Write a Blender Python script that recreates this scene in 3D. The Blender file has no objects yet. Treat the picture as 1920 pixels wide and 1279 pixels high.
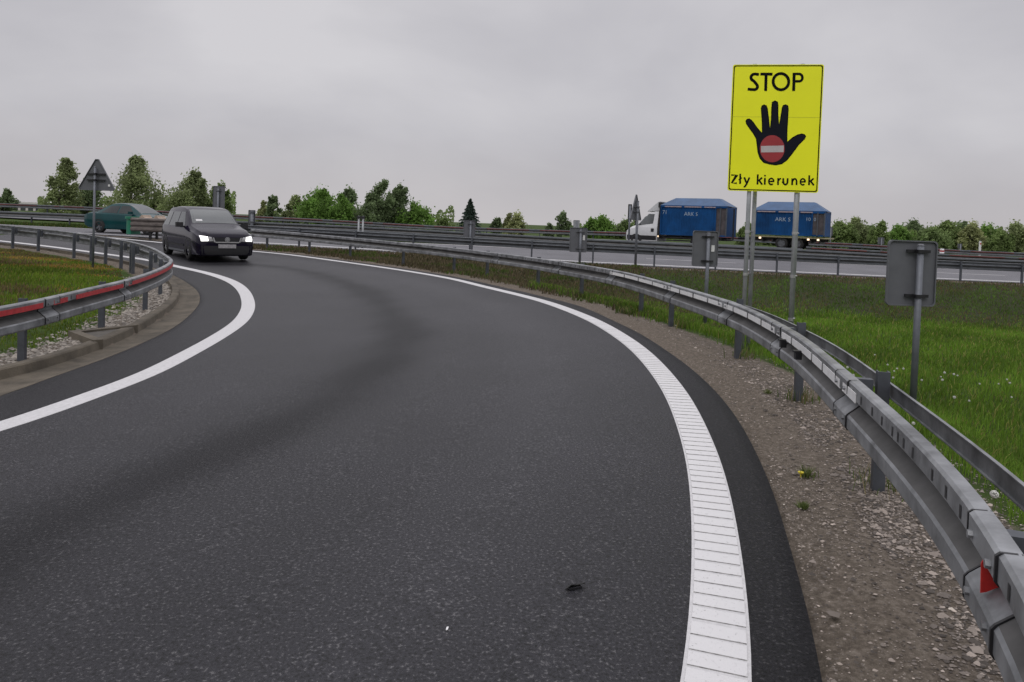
import bpy, bmesh, math, random
import numpy as np
from mathutils import Vector, Matrix
from mathutils.bvhtree import BVHTree
random.seed(7)
rng = np.random.default_rng(11)
R = math.radians
sc = bpy.context.scene
COL = sc.collection

# ------------------------------------------------------------------ camera
F, PX0, PITCH, ROLL, EYE = 1350.0, 960.0, R(1.5), R(2.1), 1.6
PY0 = 420 + F*math.tan(PITCH)
fw = Vector((0, math.cos(PITCH), -math.sin(PITCH)))
r0 = Vector((1, 0, 0)); u0 = Vector((0, math.sin(PITCH), math.cos(PITCH)))
rt = math.cos(ROLL)*r0 + math.sin(ROLL)*u0
up = -math.sin(ROLL)*r0 + math.cos(ROLL)*u0
cam_d = bpy.data.cameras.new('camera'); cam = bpy.data.objects.new('camera', cam_d); COL.objects.link(cam)
cam_d.sensor_width = 36; cam_d.lens = F/1920*36; cam_d.shift_y = -(639.5-PY0)/1920
cam_d.clip_start = 0.05; cam_d.clip_end = 8000
m = Matrix.Identity(4)
for i in range(3):
    m[i][0] = rt[i]; m[i][1] = up[i]; m[i][2] = -fw[i]
m[2][3] = EYE
cam.matrix_world = m
sc.camera = cam

# ------------------------------------------------------------------ world and sun (overcast)
SUN_EL, SUN_AZ = R(48), R(200)          # azimuth measured from +Y clockwise
w = bpy.data.worlds.new('World'); sc.world = w; w.use_nodes = True
nt = w.node_tree; nt.nodes.clear()
def N(t, **k):
    n = nt.nodes.new(t)
    for a, b in k.items(): setattr(n, a, b)
    return n
out = N('ShaderNodeOutputWorld'); mixs = N('ShaderNodeMixShader')
sky = N('ShaderNodeTexSky'); sky.sky_type = 'NISHITA'; sky.sun_disc = False
sky.sun_elevation = SUN_EL; sky.sun_rotation = SUN_AZ; sky.dust_density = 4
b1 = N('ShaderNodeBackground'); b1.inputs[1].default_value = 0.07
b2 = N('ShaderNodeBackground'); b2.inputs[1].default_value = 1.0
tc = N('ShaderNodeTexCoord'); mp = N('ShaderNodeMapping'); mp.inputs['Scale'].default_value = (1.0, 1.0, 2.0)
n1 = N('ShaderNodeTexNoise'); n1.inputs['Scale'].default_value = 2.0; n1.inputs['Detail'].default_value = 5; n1.inputs['Roughness'].default_value = .5; n1.inputs['Distortion'].default_value = .25
cr = N('ShaderNodeValToRGB')
cr.color_ramp.elements[0].position = .32; cr.color_ramp.elements[0].color = (.47, .46, .495, 1)
cr.color_ramp.elements[1].position = .68; cr.color_ramp.elements[1].color = (.67, .655, .68, 1)
sx = N('ShaderNodeSeparateXYZ'); mr = N('ShaderNodeMapRange'); mr.interpolation_type = 'SMOOTHSTEP'
mr.inputs[1].default_value = .25; mr.inputs[2].default_value = .95; mr.inputs[3].default_value = 1.0; mr.inputs[4].default_value = 2.5
vm = N('ShaderNodeVectorMath'); vm.operation = 'SCALE'
hz = N('ShaderNodeMapRange'); hz.inputs[1].default_value = 0.0; hz.inputs[2].default_value = .12; hz.inputs[3].default_value = .55; hz.inputs[4].default_value = 0
mx = N('ShaderNodeMix'); mx.data_type = 'RGBA'; mx.inputs['B'].default_value = (.565, .53, .53, 1)
L = nt.links.new
L(tc.outputs['Generated'], mp.inputs[0]); L(mp.outputs[0], n1.inputs['Vector']); L(n1.outputs['Fac'], cr.inputs[0])
L(tc.outputs['Generated'], sx.inputs[0]); L(sx.outputs['Z'], mr.inputs[0]); L(sx.outputs['Z'], hz.inputs[0])
L(hz.outputs[0], mx.inputs['Factor']); L(cr.outputs[0], mx.inputs['A'])
L(mx.outputs['Result'], vm.inputs[0]); L(mr.outputs[0], vm.inputs['Scale'])
L(vm.outputs[0], b2.inputs[0]); L(sky.outputs[0], b1.inputs[0])
mixs.inputs[0].default_value = .93
L(b1.outputs[0], mixs.inputs[1]); L(b2.outputs[0], mixs.inputs[2]); L(mixs.outputs[0], out.inputs[0])
sl = bpy.data.lights.new('sun', 'SUN'); sl.energy = 0.5; sl.angle = R(20); sl.color = (1, .97, .93)
so = bpy.data.objects.new('sun', sl); COL.objects.link(so)
sd = Vector((math.sin(SUN_AZ)*math.cos(SUN_EL), math.cos(SUN_AZ)*math.cos(SUN_EL), math.sin(SUN_EL)))
so.rotation_euler = sd.to_track_quat('Z', 'Y').to_euler()
sc.view_settings.view_transform = 'Standard'; sc.view_settings.look = 'None'
sc.view_settings.gamma = 1; sc.view_settings.exposure = 0.0
sc.cycles.max_bounces = 6; sc.cycles.diffuse_bounces = 3; sc.cycles.caustics_reflective = False; sc.cycles.caustics_refractive = False

# ------------------------------------------------------------------ helpers: measuring, meshes, materials
def ray(px, py):
    d = fw + rt*((px-PX0)/F) - up*((py-PY0)/F)
    return d/d.y                                   # per metre of depth
def at(px, py, d):
    r = ray(px, py); return Vector((r.x*d, d, EYE + r.z*d))
def hor(px): return 420 + math.tan(ROLL)*(px-960)
def sstep(a, b, x):
    t = np.clip((x-a)/(b-a), 0, 1); return t*t*(3-2*t)
def interp_s(x, xs, ys):                           # smooth table lookup
    xs = np.array(xs, float); ys = np.array(ys, float)
    x = np.clip(x, xs[0], xs[-1]); i = np.clip(np.searchsorted(xs, x)-1, 0, len(xs)-2)
    t = (x-xs[i])/(xs[i+1]-xs[i]); t = t*t*(3-2*t)*.5 + t*.5
    return ys[i]*(1-t)+ys[i+1]*t
CX, CY = -18.3, 9.0
def y_near(x): return 28.4 + .12*np.clip(3-x, 0, 40)    # near asphalt edge of the through road
def Groad(x, y):
    x = np.asarray(x, float); y = np.asarray(y, float)
    zm = interp_s(x, [-40, -19, 20, 45], [.62, .5, 0, -.15])
    t = np.clip((y-8)/23, 0, 1)
    z = zm*t**2.6
    rr = np.hypot(x-CX, y-CY); z = z - .026*np.clip(20-rr, 0, 6.6)*sstep(19, 11.5, y)
    yn = y_near(x)
    cf = .03*sstep(-20, 8, x)
    z = z + cf*np.clip(y-yn, 0, 7.6)
    zr2 = interp_s(x, [-60, -26, -10, 10, 25, 60], [.5, .5, .42, .13, -.1, -.2])
    k = sstep(7.4, 9.2, y-yn); z = z*(1-k)+zr2*k
    zh = interp_s(x, [-60, -35, -18, -4, 12, 24, 35, 70], [1.0, .92, .65, .42, .5, .28, .05, -.1])
    k = sstep(11, 16.5, y-yn); z = z*(1-k)+zh*k
    return z
def hit(px, py, fn=Groad):
    r = ray(px, py); t0 = 1.0; prev = .5
    for t in np.arange(.8, 120, .25):
        if EYE + r.z*t < float(fn(r.x*t, t)):
            a, b = prev, t
            for _ in range(30):
                c = (a+b)/2
                if EYE + r.z*c < float(fn(r.x*c, c)): b = c
                else: a = c
            return (r.x*b, b)
        prev = t
    return (r.x*prev, prev)
def hits(pts, dz=0): return [hit(p[0], p[1], (lambda x, y: Groad(x, y)+dz)) for p in pts]
def smooth(pts, step=.25, it=3):
    P = np.array(pts, float)
    Q = np.vstack([2*P[0]-P[1], P, 2*P[-1]-P[-2]]); o = []
    for i in range(1, len(Q)-2):
        a, b, c, d = Q[i-1], Q[i], Q[i+1], Q[i+2]
        for t in np.linspace(0, 1, 12, endpoint=False):
            o.append(.5*((2*b)+(c-a)*t+(2*a-5*b+4*c-d)*t*t+(3*b-a-3*c+d)*t**3))
    o.append(P[-1]); o = resample(np.array(o), step)
    for _ in range(it):
        o[1:-1] = .25*o[:-2]+.5*o[1:-1]+.25*o[2:]
    return resample(o, step)
def arclen(P):
    return np.concatenate([[0], np.cumsum(np.linalg.norm(np.diff(P, axis=0), axis=1))])
def resample(P, step=None, n=None):
    s = arclen(P); n = n or max(2, int(round(s[-1]/step))+1)
    q = np.linspace(0, s[-1], n)
    return np.stack([np.interp(q, s, P[:, k]) for k in range(P.shape[1])], 1)
def normals(P):                                   # unit normals to the LEFT of travel in plan
    T = np.gradient(P[:, :2], axis=0); T /= np.linalg.norm(T, axis=1)[:, None]+1e-9
    return np.stack([-T[:, 1], T[:, 0]], 1)
def offset(P, d): return P[:, :2] + normals(P)*d
def pdist(x, y, P):                               # distance to polyline, signed: + on the right of travel
    x = np.asarray(x, float).ravel(); y = np.asarray(y, float).ravel()
    best = np.full(x.shape, 1e9); sg = np.zeros(x.shape)
    for a, b in zip(P[:-1, :2], P[1:, :2]):
        d = b-a; l2 = d@d+1e-12
        t = np.clip(((x-a[0])*d[0]+(y-a[1])*d[1])/l2, 0, 1)
        ex = x-a[0]-t*d[0]; ey = y-a[1]-t*d[1]; dd = ex*ex+ey*ey
        cr_ = d[1]*ex-d[0]*ey
        k = dd < best; best = np.where(k, dd, best); sg = np.where(k, np.sign(cr_), sg)
    return np.sqrt(best)*np.where(sg == 0, 1, sg)
def inpoly(x, y, P):
    c = np.zeros(x.shape, bool); n = len(P); j = n-1
    for i in range(n):
        yi, yj, xi, xj = P[i][1], P[j][1], P[i][0], P[j][0]
        k = ((yi > y) != (yj > y)) & (x < (xj-xi)*(y-yi)/(yj-yi+1e-12)+xi)
        c ^= k; j = i
    return c

MATS = {}
def mat(name, col, rough=.6, metal=0, var=.12, scale=6, bump=0, bscale=60, emit=0, spec=.5, attr=None, col2=None):
    if name in MATS: return MATS[name]
    M = bpy.data.materials.new(name); M.use_nodes = True; t = M.node_tree; p = t.nodes['Principled BSDF']
    p.inputs['Roughness'].default_value = rough; p.inputs['Metallic'].default_value = metal
    p.inputs['Specular IOR Level'].default_value = spec
    g = t.nodes.new('ShaderNodeTexCoord'); n = t.nodes.new('ShaderNodeTexNoise'); n.inputs['Scale'].default_value = scale
    n.inputs['Detail'].default_value = 6; n.inputs['Roughness'].default_value = .6
    t.links.new(g.outputs['Object'], n.inputs['Vector'])
    rp = t.nodes.new('ShaderNodeValToRGB'); rp.color_ramp.elements[0].position = .3; rp.color_ramp.elements[1].position = .7
    c2 = col2 or tuple(min(1, c*(1+var)) for c in col); c1 = tuple(c*(1-var) for c in col)
    rp.color_ramp.elements[0].color = (*c1, 1); rp.color_ramp.elements[1].color = (*c2, 1)
    t.links.new(n.outputs['Fac'], rp.inputs[0])
    o = rp.outputs[0]
    if attr:
        a = t.nodes.new('ShaderNodeAttribute'); a.attribute_name = attr
        mm = t.nodes.new('ShaderNodeMix'); mm.data_type = 'RGBA'; mm.blend_type = 'MULTIPLY'; mm.inputs['Factor'].default_value = 1
        t.links.new(o, mm.inputs['A']); t.links.new(a.outputs['Color'], mm.inputs['B']); o = mm.outputs['Result']
    t.links.new(o, p.inputs['Base Color'])
    if emit:
        p.inputs['Emission Color'].default_value = (*col, 1); p.inputs['Emission Strength'].default_value = emit
    if bump:
        nb = t.nodes.new('ShaderNodeTexNoise'); nb.inputs['Scale'].default_value = bscale; nb.inputs['Detail'].default_value = 4
        bp = t.nodes.new('ShaderNodeBump'); bp.inputs['Strength'].default_value = bump; bp.inputs['Distance'].default_value = .01
        t.links.new(g.outputs['Object'], nb.inputs['Vector']); t.links.new(nb.outputs['Fac'], bp.inputs['Height']); t.links.new(bp.outputs[0], p.inputs['Normal'])
    MATS[name] = M; return M
STEEL = mat('galvanised_steel', (.33, .345, .355), .5, .3, .18, 9, .15, 40)
BEAM = mat('weathered_beam', (.215, .222, .232), .45, .4, .55, 4.5, .16, 30)
POSTM = mat('post_steel', (.085, .093, .108), .5, .4, .2, 9)
FARB = mat('far_rail_steel', (.13, .14, .155), .55, .3, .2, 3)
GREYB = mat('sign_back_grey', (.12, .125, .138), .6, .1, .1, 4)
WHITE = mat('retro_white', (.72, .72, .72), .5, 0, .08, 14)
RED = mat('retro_red', (.42, .03, .035), .5, 0, .25, 18)
DARKRED = mat('faded_red', (.17, .05, .045), .6, 0, .3, 3)
SPOLE = mat('sign_pole', (.14, .15, .17), .5, .3, .2, 6)
BLACK = mat('black_plastic', (.012, .012, .014), .5, 0, .2, 10)
RUBBER = mat('tyre_rubber', (.018, .018, .018), .8)
CONC = mat('gutter_concrete', (.098, .083, .062), .9, 0, .45, 2.6, .6, 45)
ALU = mat('bright_metal', (.5, .5, .5), .35, .8)
GLASS = mat('car_glass', (.055, .064, .066), .04, 0, .3, 1.5, spec=.8)
DGLASS = mat('dark_side_glass', (.012, .016, .017), .06, 0, .3, 1.5, spec=.35)
LAMP = mat('lit_headlamp', (1, .98, .94), .3, emit=2.5)
AMBER = mat('lit_marker', (1, .75, .5), .3, emit=1.6)

class MB:
    def __init__(s): s.v = []; s.f = []; s.mi = {}
    def add(s, v, f, mi=0):
        for k in range(len(f)):
            if mi: s.mi[len(s.f)+k] = mi
        o = len(s.v); s.v += [tuple(p) for p in v]; s.f += [tuple(i+o for i in q) for q in f]
    def box(s, c, sz, M=None):
        hx, hy, hz_ = sz[0]/2, sz[1]/2, sz[2]/2
        vs = [Vector((x, y, z)) for x in (-hx, hx) for y in (-hy, hy) for z in (-hz_, hz_)]
        vs = [(M @ p if M else p)+Vector(c) for p in vs]
        s.add(vs, [(0, 1, 3, 2), (4, 6, 7, 5), (0, 4, 5, 1), (2, 3, 7, 6), (0, 2, 6, 4), (1, 5, 7, 3)])
    def tube(s, a, b, r, r2=None, n=10, cap=True):
        a = Vector(a); b = Vector(b); r2 = r if r2 is None else r2
        q = (b-a).to_track_quat('Z', 'Y'); v = []
        for P, rr in ((a, r), (b, r2)):
            for i in range(n):
                t = 2*math.pi*i/n; v.append(P + q @ Vector((rr*math.cos(t), rr*math.sin(t), 0)))
        f = [(i, (i+1) % n, n+(i+1) % n, n+i) for i in range(n)]
        if cap: f += [tuple(range(n-1, -1, -1)), tuple(range(n, 2*n))]
        s.add(v, f)
    def prism(s, poly, fn, h0, h1):                # poly in 2-D, fn(u,v,h) -> point
        n = len(poly); v = [fn(*p, h0) for p in poly]+[fn(*p, h1) for p in poly]
        s.add(v, [tuple(range(n-1, -1, -1)), tuple(range(n, 2*n))]+[(i, (i+1) % n, n+(i+1) % n, n+i) for i in range(n)])
    def sweep(s, rows, closed=False):              # rows of equal-length point lists
        n = len(rows[0]); v = [p for r in rows for p in r]; f = []
        for i in range(len(rows)-1):
            for j in range(n if closed else n-1):
                k = (j+1) % n; f.append((i*n+j, i*n+k, (i+1)*n+k, (i+1)*n+j))
        if closed: f += [tuple(range(n-1, -1, -1)), tuple((len(rows)-1)*n+j for j in range(n))]
        s.add(v, f)
    def build(s, name, m, parent=None, smooth=False):
        me = bpy.data.meshes.new(name); me.from_pydata(s.v, [], s.f)
        for q in (m if isinstance(m, (list, tuple)) else [m]): me.materials.append(q)
        for k, q in s.mi.items(): me.polygons[k].material_index = q
        bm = bmesh.new(); bm.from_mesh(me); bmesh.ops.recalc_face_normals(bm, faces=bm.faces)
        big = [f for f in bm.faces if len(f.verts) > 4]
        if big: bmesh.ops.triangulate(bm, faces=big)
        bm.to_mesh(me); bm.free()
        if smooth:
            for p in me.polygons: p.use_smooth = True
        o = bpy.data.objects.new(name, me); COL.objects.link(o)
        if parent: o.parent = parent
        return o
def tag(o, label, cat, group=None):
    o['label'] = label; o['category'] = cat
    if group: o['group'] = group
    return o
def thing(name, label, cat, loc=(0, 0, 0), rz=0, group=None):
    o = bpy.data.objects.new(name, None); COL.objects.link(o); o.location = loc; o.rotation_euler = (0, 0, rz)
    o.empty_display_size = .2
    return tag(o, label, cat, group)
def struct(o): o['kind'] = 'structure'; return o
def stuff(o, label=None, cat=None):
    o['kind'] = 'stuff'
    if label: o['label'] = label; o['category'] = cat
    return o
def tri_mesh(name, v, t, m, color=None, parent=None, smooth=False):
    me = bpy.data.meshes.new(name); v = np.asarray(v, np.float32); t = np.asarray(t, np.int32); k = t.shape[1]
    me.vertices.add(len(v)); me.vertices.foreach_set('co', v.ravel())
    me.loops.add(t.size); me.loops.foreach_set('vertex_index', t.ravel())
    me.polygons.add(len(t)); me.polygons.foreach_set('loop_start', np.arange(0, t.size, k, dtype=np.int32)); me.polygons.foreach_set('loop_total', np.full(len(t), k, np.int32))
    if smooth: me.polygons.foreach_set('use_smooth', np.ones(len(t), bool))
    me.update()
    if color is not None:
        a = me.attributes.new('tint', 'FLOAT_COLOR', 'POINT'); c = np.ones((len(v), 4), np.float32); c[:, :3] = color; a.data.foreach_set('color', c.ravel())
    me.materials.append(m); me.validate()
    o = bpy.data.objects.new(name, me); COL.objects.link(o)
    if parent: o.parent = parent
    return o

# ------------------------------------------------------------------ plan curves measured off the photograph
def back(P, rad, n=9, step=1.4):                  # carry a curve on behind the camera along an arc turning left
    p = np.array(P[0]); t = np.array(P[1])-p; a = math.atan2(t[1], t[0]); o = []
    for k in range(n):
        a -= step/rad; p = p-step*np.array([math.cos(a), math.sin(a)]); o.append(tuple(p))
    return o[::-1]+list(P)
RIGHT_LINE = back(hits([(1349.5, 1279), (1351, 1198), (1350, 1107), (1343.5, 1026), (1335, 940), (1321, 868), (1300, 808), (1273, 747), (1240, 700), (1205, 662), (1169, 634), (1117, 603), (1058, 578.5), (1000, 560), (900, 536), (834, 520.5), (716, 501.5), (560, 480), (471, 471), (306, 455.5), (182, 444), (20, 433)]), 20)
RL = smooth(RIGHT_LINE, .2, 12)
ASP = back(hits([(1548, 1279), (1530, 1200), (1510, 1120), (1494, 1076), (1453, 926), (1426, 867), (1395, 804), (1349, 741), (1291, 687), (1248, 657), (1204, 628), (1146, 600), (1087, 574), (1000, 552)]), 20.7)
rl_far = offset(RL, -.42); k0 = np.argmin(abs(rl_far[:, 1]-15.8)+50*(rl_far[:, 0] > 3)+50*(rl_far[:, 1] < 12))
ASP = smooth(ASP + [tuple(p) for p in rl_far[k0+12::12]], .2, 12)
ASP[:, 1] = np.minimum(ASP[:, 1], y_near(ASP[:, 0])-.02)
LEFT_LINE = back(hits([(0, 802), (60, 783), (122.6, 760), (219, 725), (284.6, 699), (350, 665), (400, 637.6), (444, 609), (461, 589), (466, 570), (457, 546), (434, 528), (390, 513), (327, 499), (277, 488), (200, 477), (100, 463.5), (0, 452), (-120, 440)]), 15)
LL = smooth(LEFT_LINE, .2, 8)
LASP = smooth(back(hits([(0, 744), (109.5, 704), (184, 678), (263, 646), (328, 613.6), (368, 578.5), (375.5, 561), (370, 545.7), (350, 530), (324, 516), (290, 503), (240, 492), (155, 478), (69, 466.5), (0, 459), (-120, 446)]), 14.5), .2, 3)
CURB = smooth(back(hits([(0, 712), (88, 688), (184, 655), (254, 623.4), (295.6, 598), (326, 574), (336, 554.4), (330.6, 539), (315, 527), (285, 508), (240, 496), (155, 481), (69, 469), (0, 461), (-120, 448)]), 14), .2, 2)
ROADPOLY = np.vstack([ASP, LASP[::-1]]); GUTPOLY = np.vstack([LASP, CURB[::-1]])
RRAIL = smooth(back(hits([(1920, 1102), (1837, 961.5), (1752, 860), (1681, 791), (1578, 699), (1494, 628), (1454, 606), (1400, 578), (1357, 562), (1279, 539), (1200, 517.4), (1142, 504.6), (1058, 491.5), (975, 479.6), (850, 464.5), (768, 456), (664, 446), (555, 436), (470, 429)], .75), 20.9), .2, 10)
LRAIL = smooth(back(hits([(0, 576), (88, 559), (175, 539), (241, 524), (296, 506), (320, 494), (325, 486), (317, 480), (305, 472.5), (284, 462.5), (241, 451), (189, 442.5), (120, 433), (52, 426), (0, 421), (-100, 411)], .75), 14, 4), .2, 3)

def D_right(x, y): return pdist(x, y, ASP)
def G(x, y, full=False):
    """ground height: the road surface, the ditch between ramp and through road, the inner island"""
    x = np.asarray(x, float); y = np.asarray(y, float); sh = x.shape; x = x.ravel(); y = y.ravel()
    z = Groad(x, y); s = D_right(x, y); s2 = y_near(x)-y
    out_r = s > 0
    dd = sstep(.9, 3.8, s)*sstep(.6, 8, s2)*(.25+.45*sstep(-2, 4, x)+.25*sstep(6, 18, x))
    z = np.where(out_r & (s2 > 0), z-dd, z)
    z = z + .018*np.sin(x*1.9+1.1*np.sin(y*1.3))*np.sin(y*1.7+.6)*sstep(.8, 2.5, abs(s))*(s2 > 1)
    sl_ = pdist(x, y, CURB)                       # negative: inside of the loop (left of travel)
    isl = (sl_ < 0) & (y < 40) & ~inpoly(x, y, ROADPOLY) & (x < 0)
    z = np.where(isl, z + .05 + .22*sstep(.6, 5, -sl_), z)
    return (z.reshape(sh), s.reshape(sh), s2.reshape(sh), sl_.reshape(sh)) if full else z.reshape(sh)
def gz(x, y): return float(G(np.array([x]), np.array([y]))[0])

# ------------------------------------------------------------------ ground
def axis(lo, hi, step, far, g=1.28):
    a = list(np.arange(lo, hi+1e-6, step)); d = step
    while a[-1] < far: d *= g; a.append(a[-1]+d)
    d = step
    while a[0] > -far: d *= g; a.insert(0, a[0]-d)
    return np.array(a)
gx = axis(-19, 15, .17, 3000); gy = axis(-3, 31, .17, 3000)
XX, YY = np.meshgrid(gx, gy, indexing='ij')
ZZ, SS, S2, SL = G(XX, YY, True)
xr, yr = XX.ravel(), YY.ravel()
inroad = inpoly(xr, yr, ROADPOLY).reshape(XX.shape); ingut = inpoly(xr, yr, GUTPOLY).reshape(XX.shape)
inmid = (S2 < 0) & (S2 > -7.5)
dl = abs(pdist(xr, yr, LASP)).reshape(XX.shape)
ZT = ZZ - np.where(inroad | ingut, .09, np.where(inmid, .09, .015))
ZT = ZT - np.where((SS > 0) & (SS < .25) & (S2 > 0), .02, 0)
far = np.hypot(XX, YY-20) > 110
ZT = np.where(far, .3, ZT)
ws = .5 + .62*sstep(15, 6, YY)
wdirt = np.where((SS > -.3) & (S2 > -.5) & (XX > -14), 1-sstep(ws, ws+.45, SS), 0)
wleft = np.where((SL < .4) & (XX < 0) & (YY < 26), 1-sstep(.35, .9, -SL), 0)
wmid = np.where((S2 > -.4) & (S2 < 1.6), 1-sstep(.5, 1.6, S2), 0)
wmid = np.maximum(wmid, np.where((S2 < -7.2) & (S2 > -7.9), .8, 0))
bank = np.where((S2 > 0) & (SS > 0), sstep(9.5, 6.5, S2), 0)*.95
bank = np.maximum(bank, sstep(4, -4, XX)*(SS > 0)*(S2 > 0)*.75)
attrs = np.stack([np.clip(np.maximum(np.maximum(wdirt, wleft), wmid), 0, 1), bank, np.where(SL < -.3, 1, 0)], -1)
nx_, ny_ = XX.shape
idx = np.arange(nx_*ny_).reshape(nx_, ny_)
quads = np.stack([idx[:-1, :-1], idx[1:, :-1], idx[1:, 1:], idx[:-1, 1:]], -1).reshape(-1, 4)

def ground_mat():
    M = bpy.data.materials.new('verge_soil_and_turf'); M.use_nodes = True; t = M.node_tree; p = t.nodes['Principled BSDF']; lk = t.links.new
    p.inputs['Roughness'].default_value = .95; p.inputs['Specular IOR Level'].default_value = .15
    g = t.nodes.new('ShaderNodeTexCoord'); a = t.nodes.new('ShaderNodeAttribute'); a.attribute_name = 'tint'
    s = t.nodes.new('ShaderNodeSeparateColor'); lk(a.outputs['Color'], s.inputs[0])
    def noise(sc_, d=6, r=.6):
        n = t.nodes.new('ShaderNodeTexNoise'); n.inputs['Scale'].default_value = sc_; n.inputs['Detail'].default_value = d; n.inputs['Roughness'].default_value = r
        lk(g.outputs['Object'], n.inputs['Vector']); return n.outputs['Fac']
    def ramp(f, stops):
        n = t.nodes.new('ShaderNodeValToRGB'); e = n.color_ramp.elements
        while len(e) < len(stops): e.new(.5)
        for q, (po, c) in zip(e, stops): q.position = po; q.color = (*c, 1)
        lk(f, n.inputs[0]); return n.outputs[0]
    def mix(f, A, B):
        n = t.nodes.new('ShaderNodeMix'); n.data_type = 'RGBA'
        lk(f, n.inputs['Factor']); lk(A, n.inputs['A']); lk(B, n.inputs['B']); return n.outputs['Result']
    def rough_edge(w, sc_, amt):                  # weight broken up by noise
        n = noise(sc_); m1 = t.nodes.new('ShaderNodeMath'); m1.operation = 'SUBTRACT'; lk(n, m1.inputs[0]); m1.inputs[1].default_value = .5
        m2 = t.nodes.new('ShaderNodeMath'); m2.operation = 'MULTIPLY_ADD'; lk(m1.outputs[0], m2.inputs[0]); m2.inputs[1].default_value = amt; lk(w, m2.inputs[2])
        r = t.nodes.new('ShaderNodeMapRange'); r.inputs[1].default_value = .35; r.inputs[2].default_value = .65; lk(m2.outputs[0], r.inputs[0]); return r.outputs[0]
    turf = ramp(noise(1.3), [(.3, (.028, .045, .010)), (.55, (.045, .075, .014)), (.75, (.075, .095, .022))])
    brown = ramp(noise(2.2, 8, .7), [(.25, (.018, .024, .010)), (.5, (.036, .038, .018)), (.62, (.028, .042, .014)), (.8, (.065, .055, .034))])
    dirt = ramp(noise(26, 8, .75), [(.25, (.052, .043, .034)), (.5, (.14, .117, .094)), (.66, (.225, .193, .16)), (.83, (.36, .322, .278))])
    c = mix(rough_edge(s.outputs[1], 1.4, 1.1), turf, brown)
    c = mix(rough_edge(s.outputs[0], 5, .9), c, dirt)
    lk(c, p.inputs['Base Color'])
    bp = t.nodes.new('ShaderNodeBump'); bp.inputs['Strength'].default_value = .8; bp.inputs['Distance'].default_value = .02
    lk(noise(38, 8, .75), bp.inputs['Height']); lk(bp.outputs[0], p.inputs['Normal'])
    return M
ground = tri_mesh('ground', np.stack([XX, YY, ZT], -1).reshape(-1, 3), quads, ground_mat(), attrs.reshape(-1, 3), smooth=True)
struct(ground)

# ------------------------------------------------------------------ asphalt
def asphalt_mat(name, lo, mid, hi):
    M = bpy.data.materials.new(name); M.use_nodes = True; t = M.node_tree; p = t.nodes['Principled BSDF']; lk = t.links.new
    p.inputs['Roughness'].default_value = .5; p.inputs['Specular IOR Level'].default_value = .2
    g = t.nodes.new('ShaderNodeTexCoord'); a = t.nodes.new('ShaderNodeAttribute'); a.attribute_name = 'tint'
    def noise(sc_, d=3, r=.6):
        n = t.nodes.new('ShaderNodeTexNoise'); n.inputs['Scale'].default_value = sc_; n.inputs['Detail'].default_value = d; n.inputs['Roughness'].default_value = r
        lk(g.outputs['Object'], n.inputs['Vector']); return n.outputs['Fac']
    r = t.nodes.new('ShaderNodeValToRGB'); e = r.color_ramp.elements; e.new(.5); e.new(.6)
    for q, (po, c) in zip(e, [(.36, lo), (.47, mid), (.58, mid), (.70, hi)]): q.position = po; q.color = (*c, 1)
    lk(noise(62, 2, .65), r.inputs[0])
    sp = t.nodes.new('ShaderNodeMath'); sp.operation = 'MULTIPLY'; sp.inputs[1].default_value = .27; lk(a.outputs['Fac'], sp.inputs[0]); lk(sp.outputs[0], p.inputs['Specular IOR Level'])
    big = t.nodes.new('ShaderNodeMapRange'); lk(noise(.55, 4), big.inputs[0]); big.inputs[1].default_value = .3; big.inputs[2].default_value = .7; big.inputs[3].default_value = .80; big.inputs[4].default_value = 1.2
    m1 = t.nodes.new('ShaderNodeMix'); m1.data_type = 'RGBA'; m1.blend_type = 'MULTIPLY'; m1.inputs['Factor'].default_value = 1
    lk(r.outputs[0], m1.inputs['A']); lk(a.outputs['Color'], m1.inputs['B'])
    m2 = t.nodes.new('ShaderNodeVectorMath'); m2.operation = 'SCALE'; lk(m1.outputs['Result'], m2.inputs[0]); lk(big.outputs[0], m2.inputs['Scale'])
    lk(m2.outputs[0], p.inputs['Base Color'])
    bp = t.nodes.new('ShaderNodeBump'); bp.inputs['Strength'].default_value = .9; bp.inputs['Distance'].default_value = .007
    lk(noise(95, 3, .7), bp.inputs['Height']); lk(bp.outputs[0], p.inputs['Normal'])
    return M
ASPH = asphalt_mat('ramp_asphalt', (.004, .004, .0048), (.0165, .0162, .0200), (.085, .083, .086))
ASPH2 = asphalt_mat('road_asphalt', (.08, .08, .09), (.105, .103, .115), (.2, .2, .2))
STAIN = smooth(hits([(380, 497), (480, 497), (560, 507), (640, 528), (700, 557), (745, 600), (752, 640), (715, 690), (600, 760), (450, 835), (200, 945), (0, 1040), (-200, 1130)]), .2, 6)
nt_, nw_ = 420, 64
A_ = resample(LASP, n=nt_); B_ = resample(ASP, n=nt_)
W_ = np.linspace(0, 1, nw_)[None, :, None]
PL = A_[:, None, :2]*(1-W_)+B_[:, None, :2]*W_
px_, py_ = PL[..., 0], PL[..., 1]
ds = abs(pdist(px_, py_, STAIN)).reshape(px_.shape)
ds = np.clip(ds+.10*np.sin(px_*2.1+py_*.7)*np.sin(py_*1.3)+.05*np.sin(px_*5.3-py_*3.1), 0, None)
dr = pdist(px_, py_, RL).reshape(px_.shape); dlL = pdist(px_, py_, LL).reshape(px_.shape)
tint = np.ones(px_.shape) * (1.12-.12*sstep(.0, 1.0, dr+.6))
tint *= 1-.47*np.exp(-(ds/.44)**2)
tint *= np.where(dr > .02, .62, 1.0)*np.where(dlL < -.05, .7, 1)
tint *= 1+.16*np.exp(-((dr+1.3)/.5)**2)+.12*np.exp(-((dr+3.0)/.45)**2)*(1-np.exp(-(ds/.8)**2))
pz_ = Groad(px_, py_)+.004
edge_drop = np.zeros_like(pz_)
V3 = np.stack([px_, py_, pz_], -1)
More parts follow.
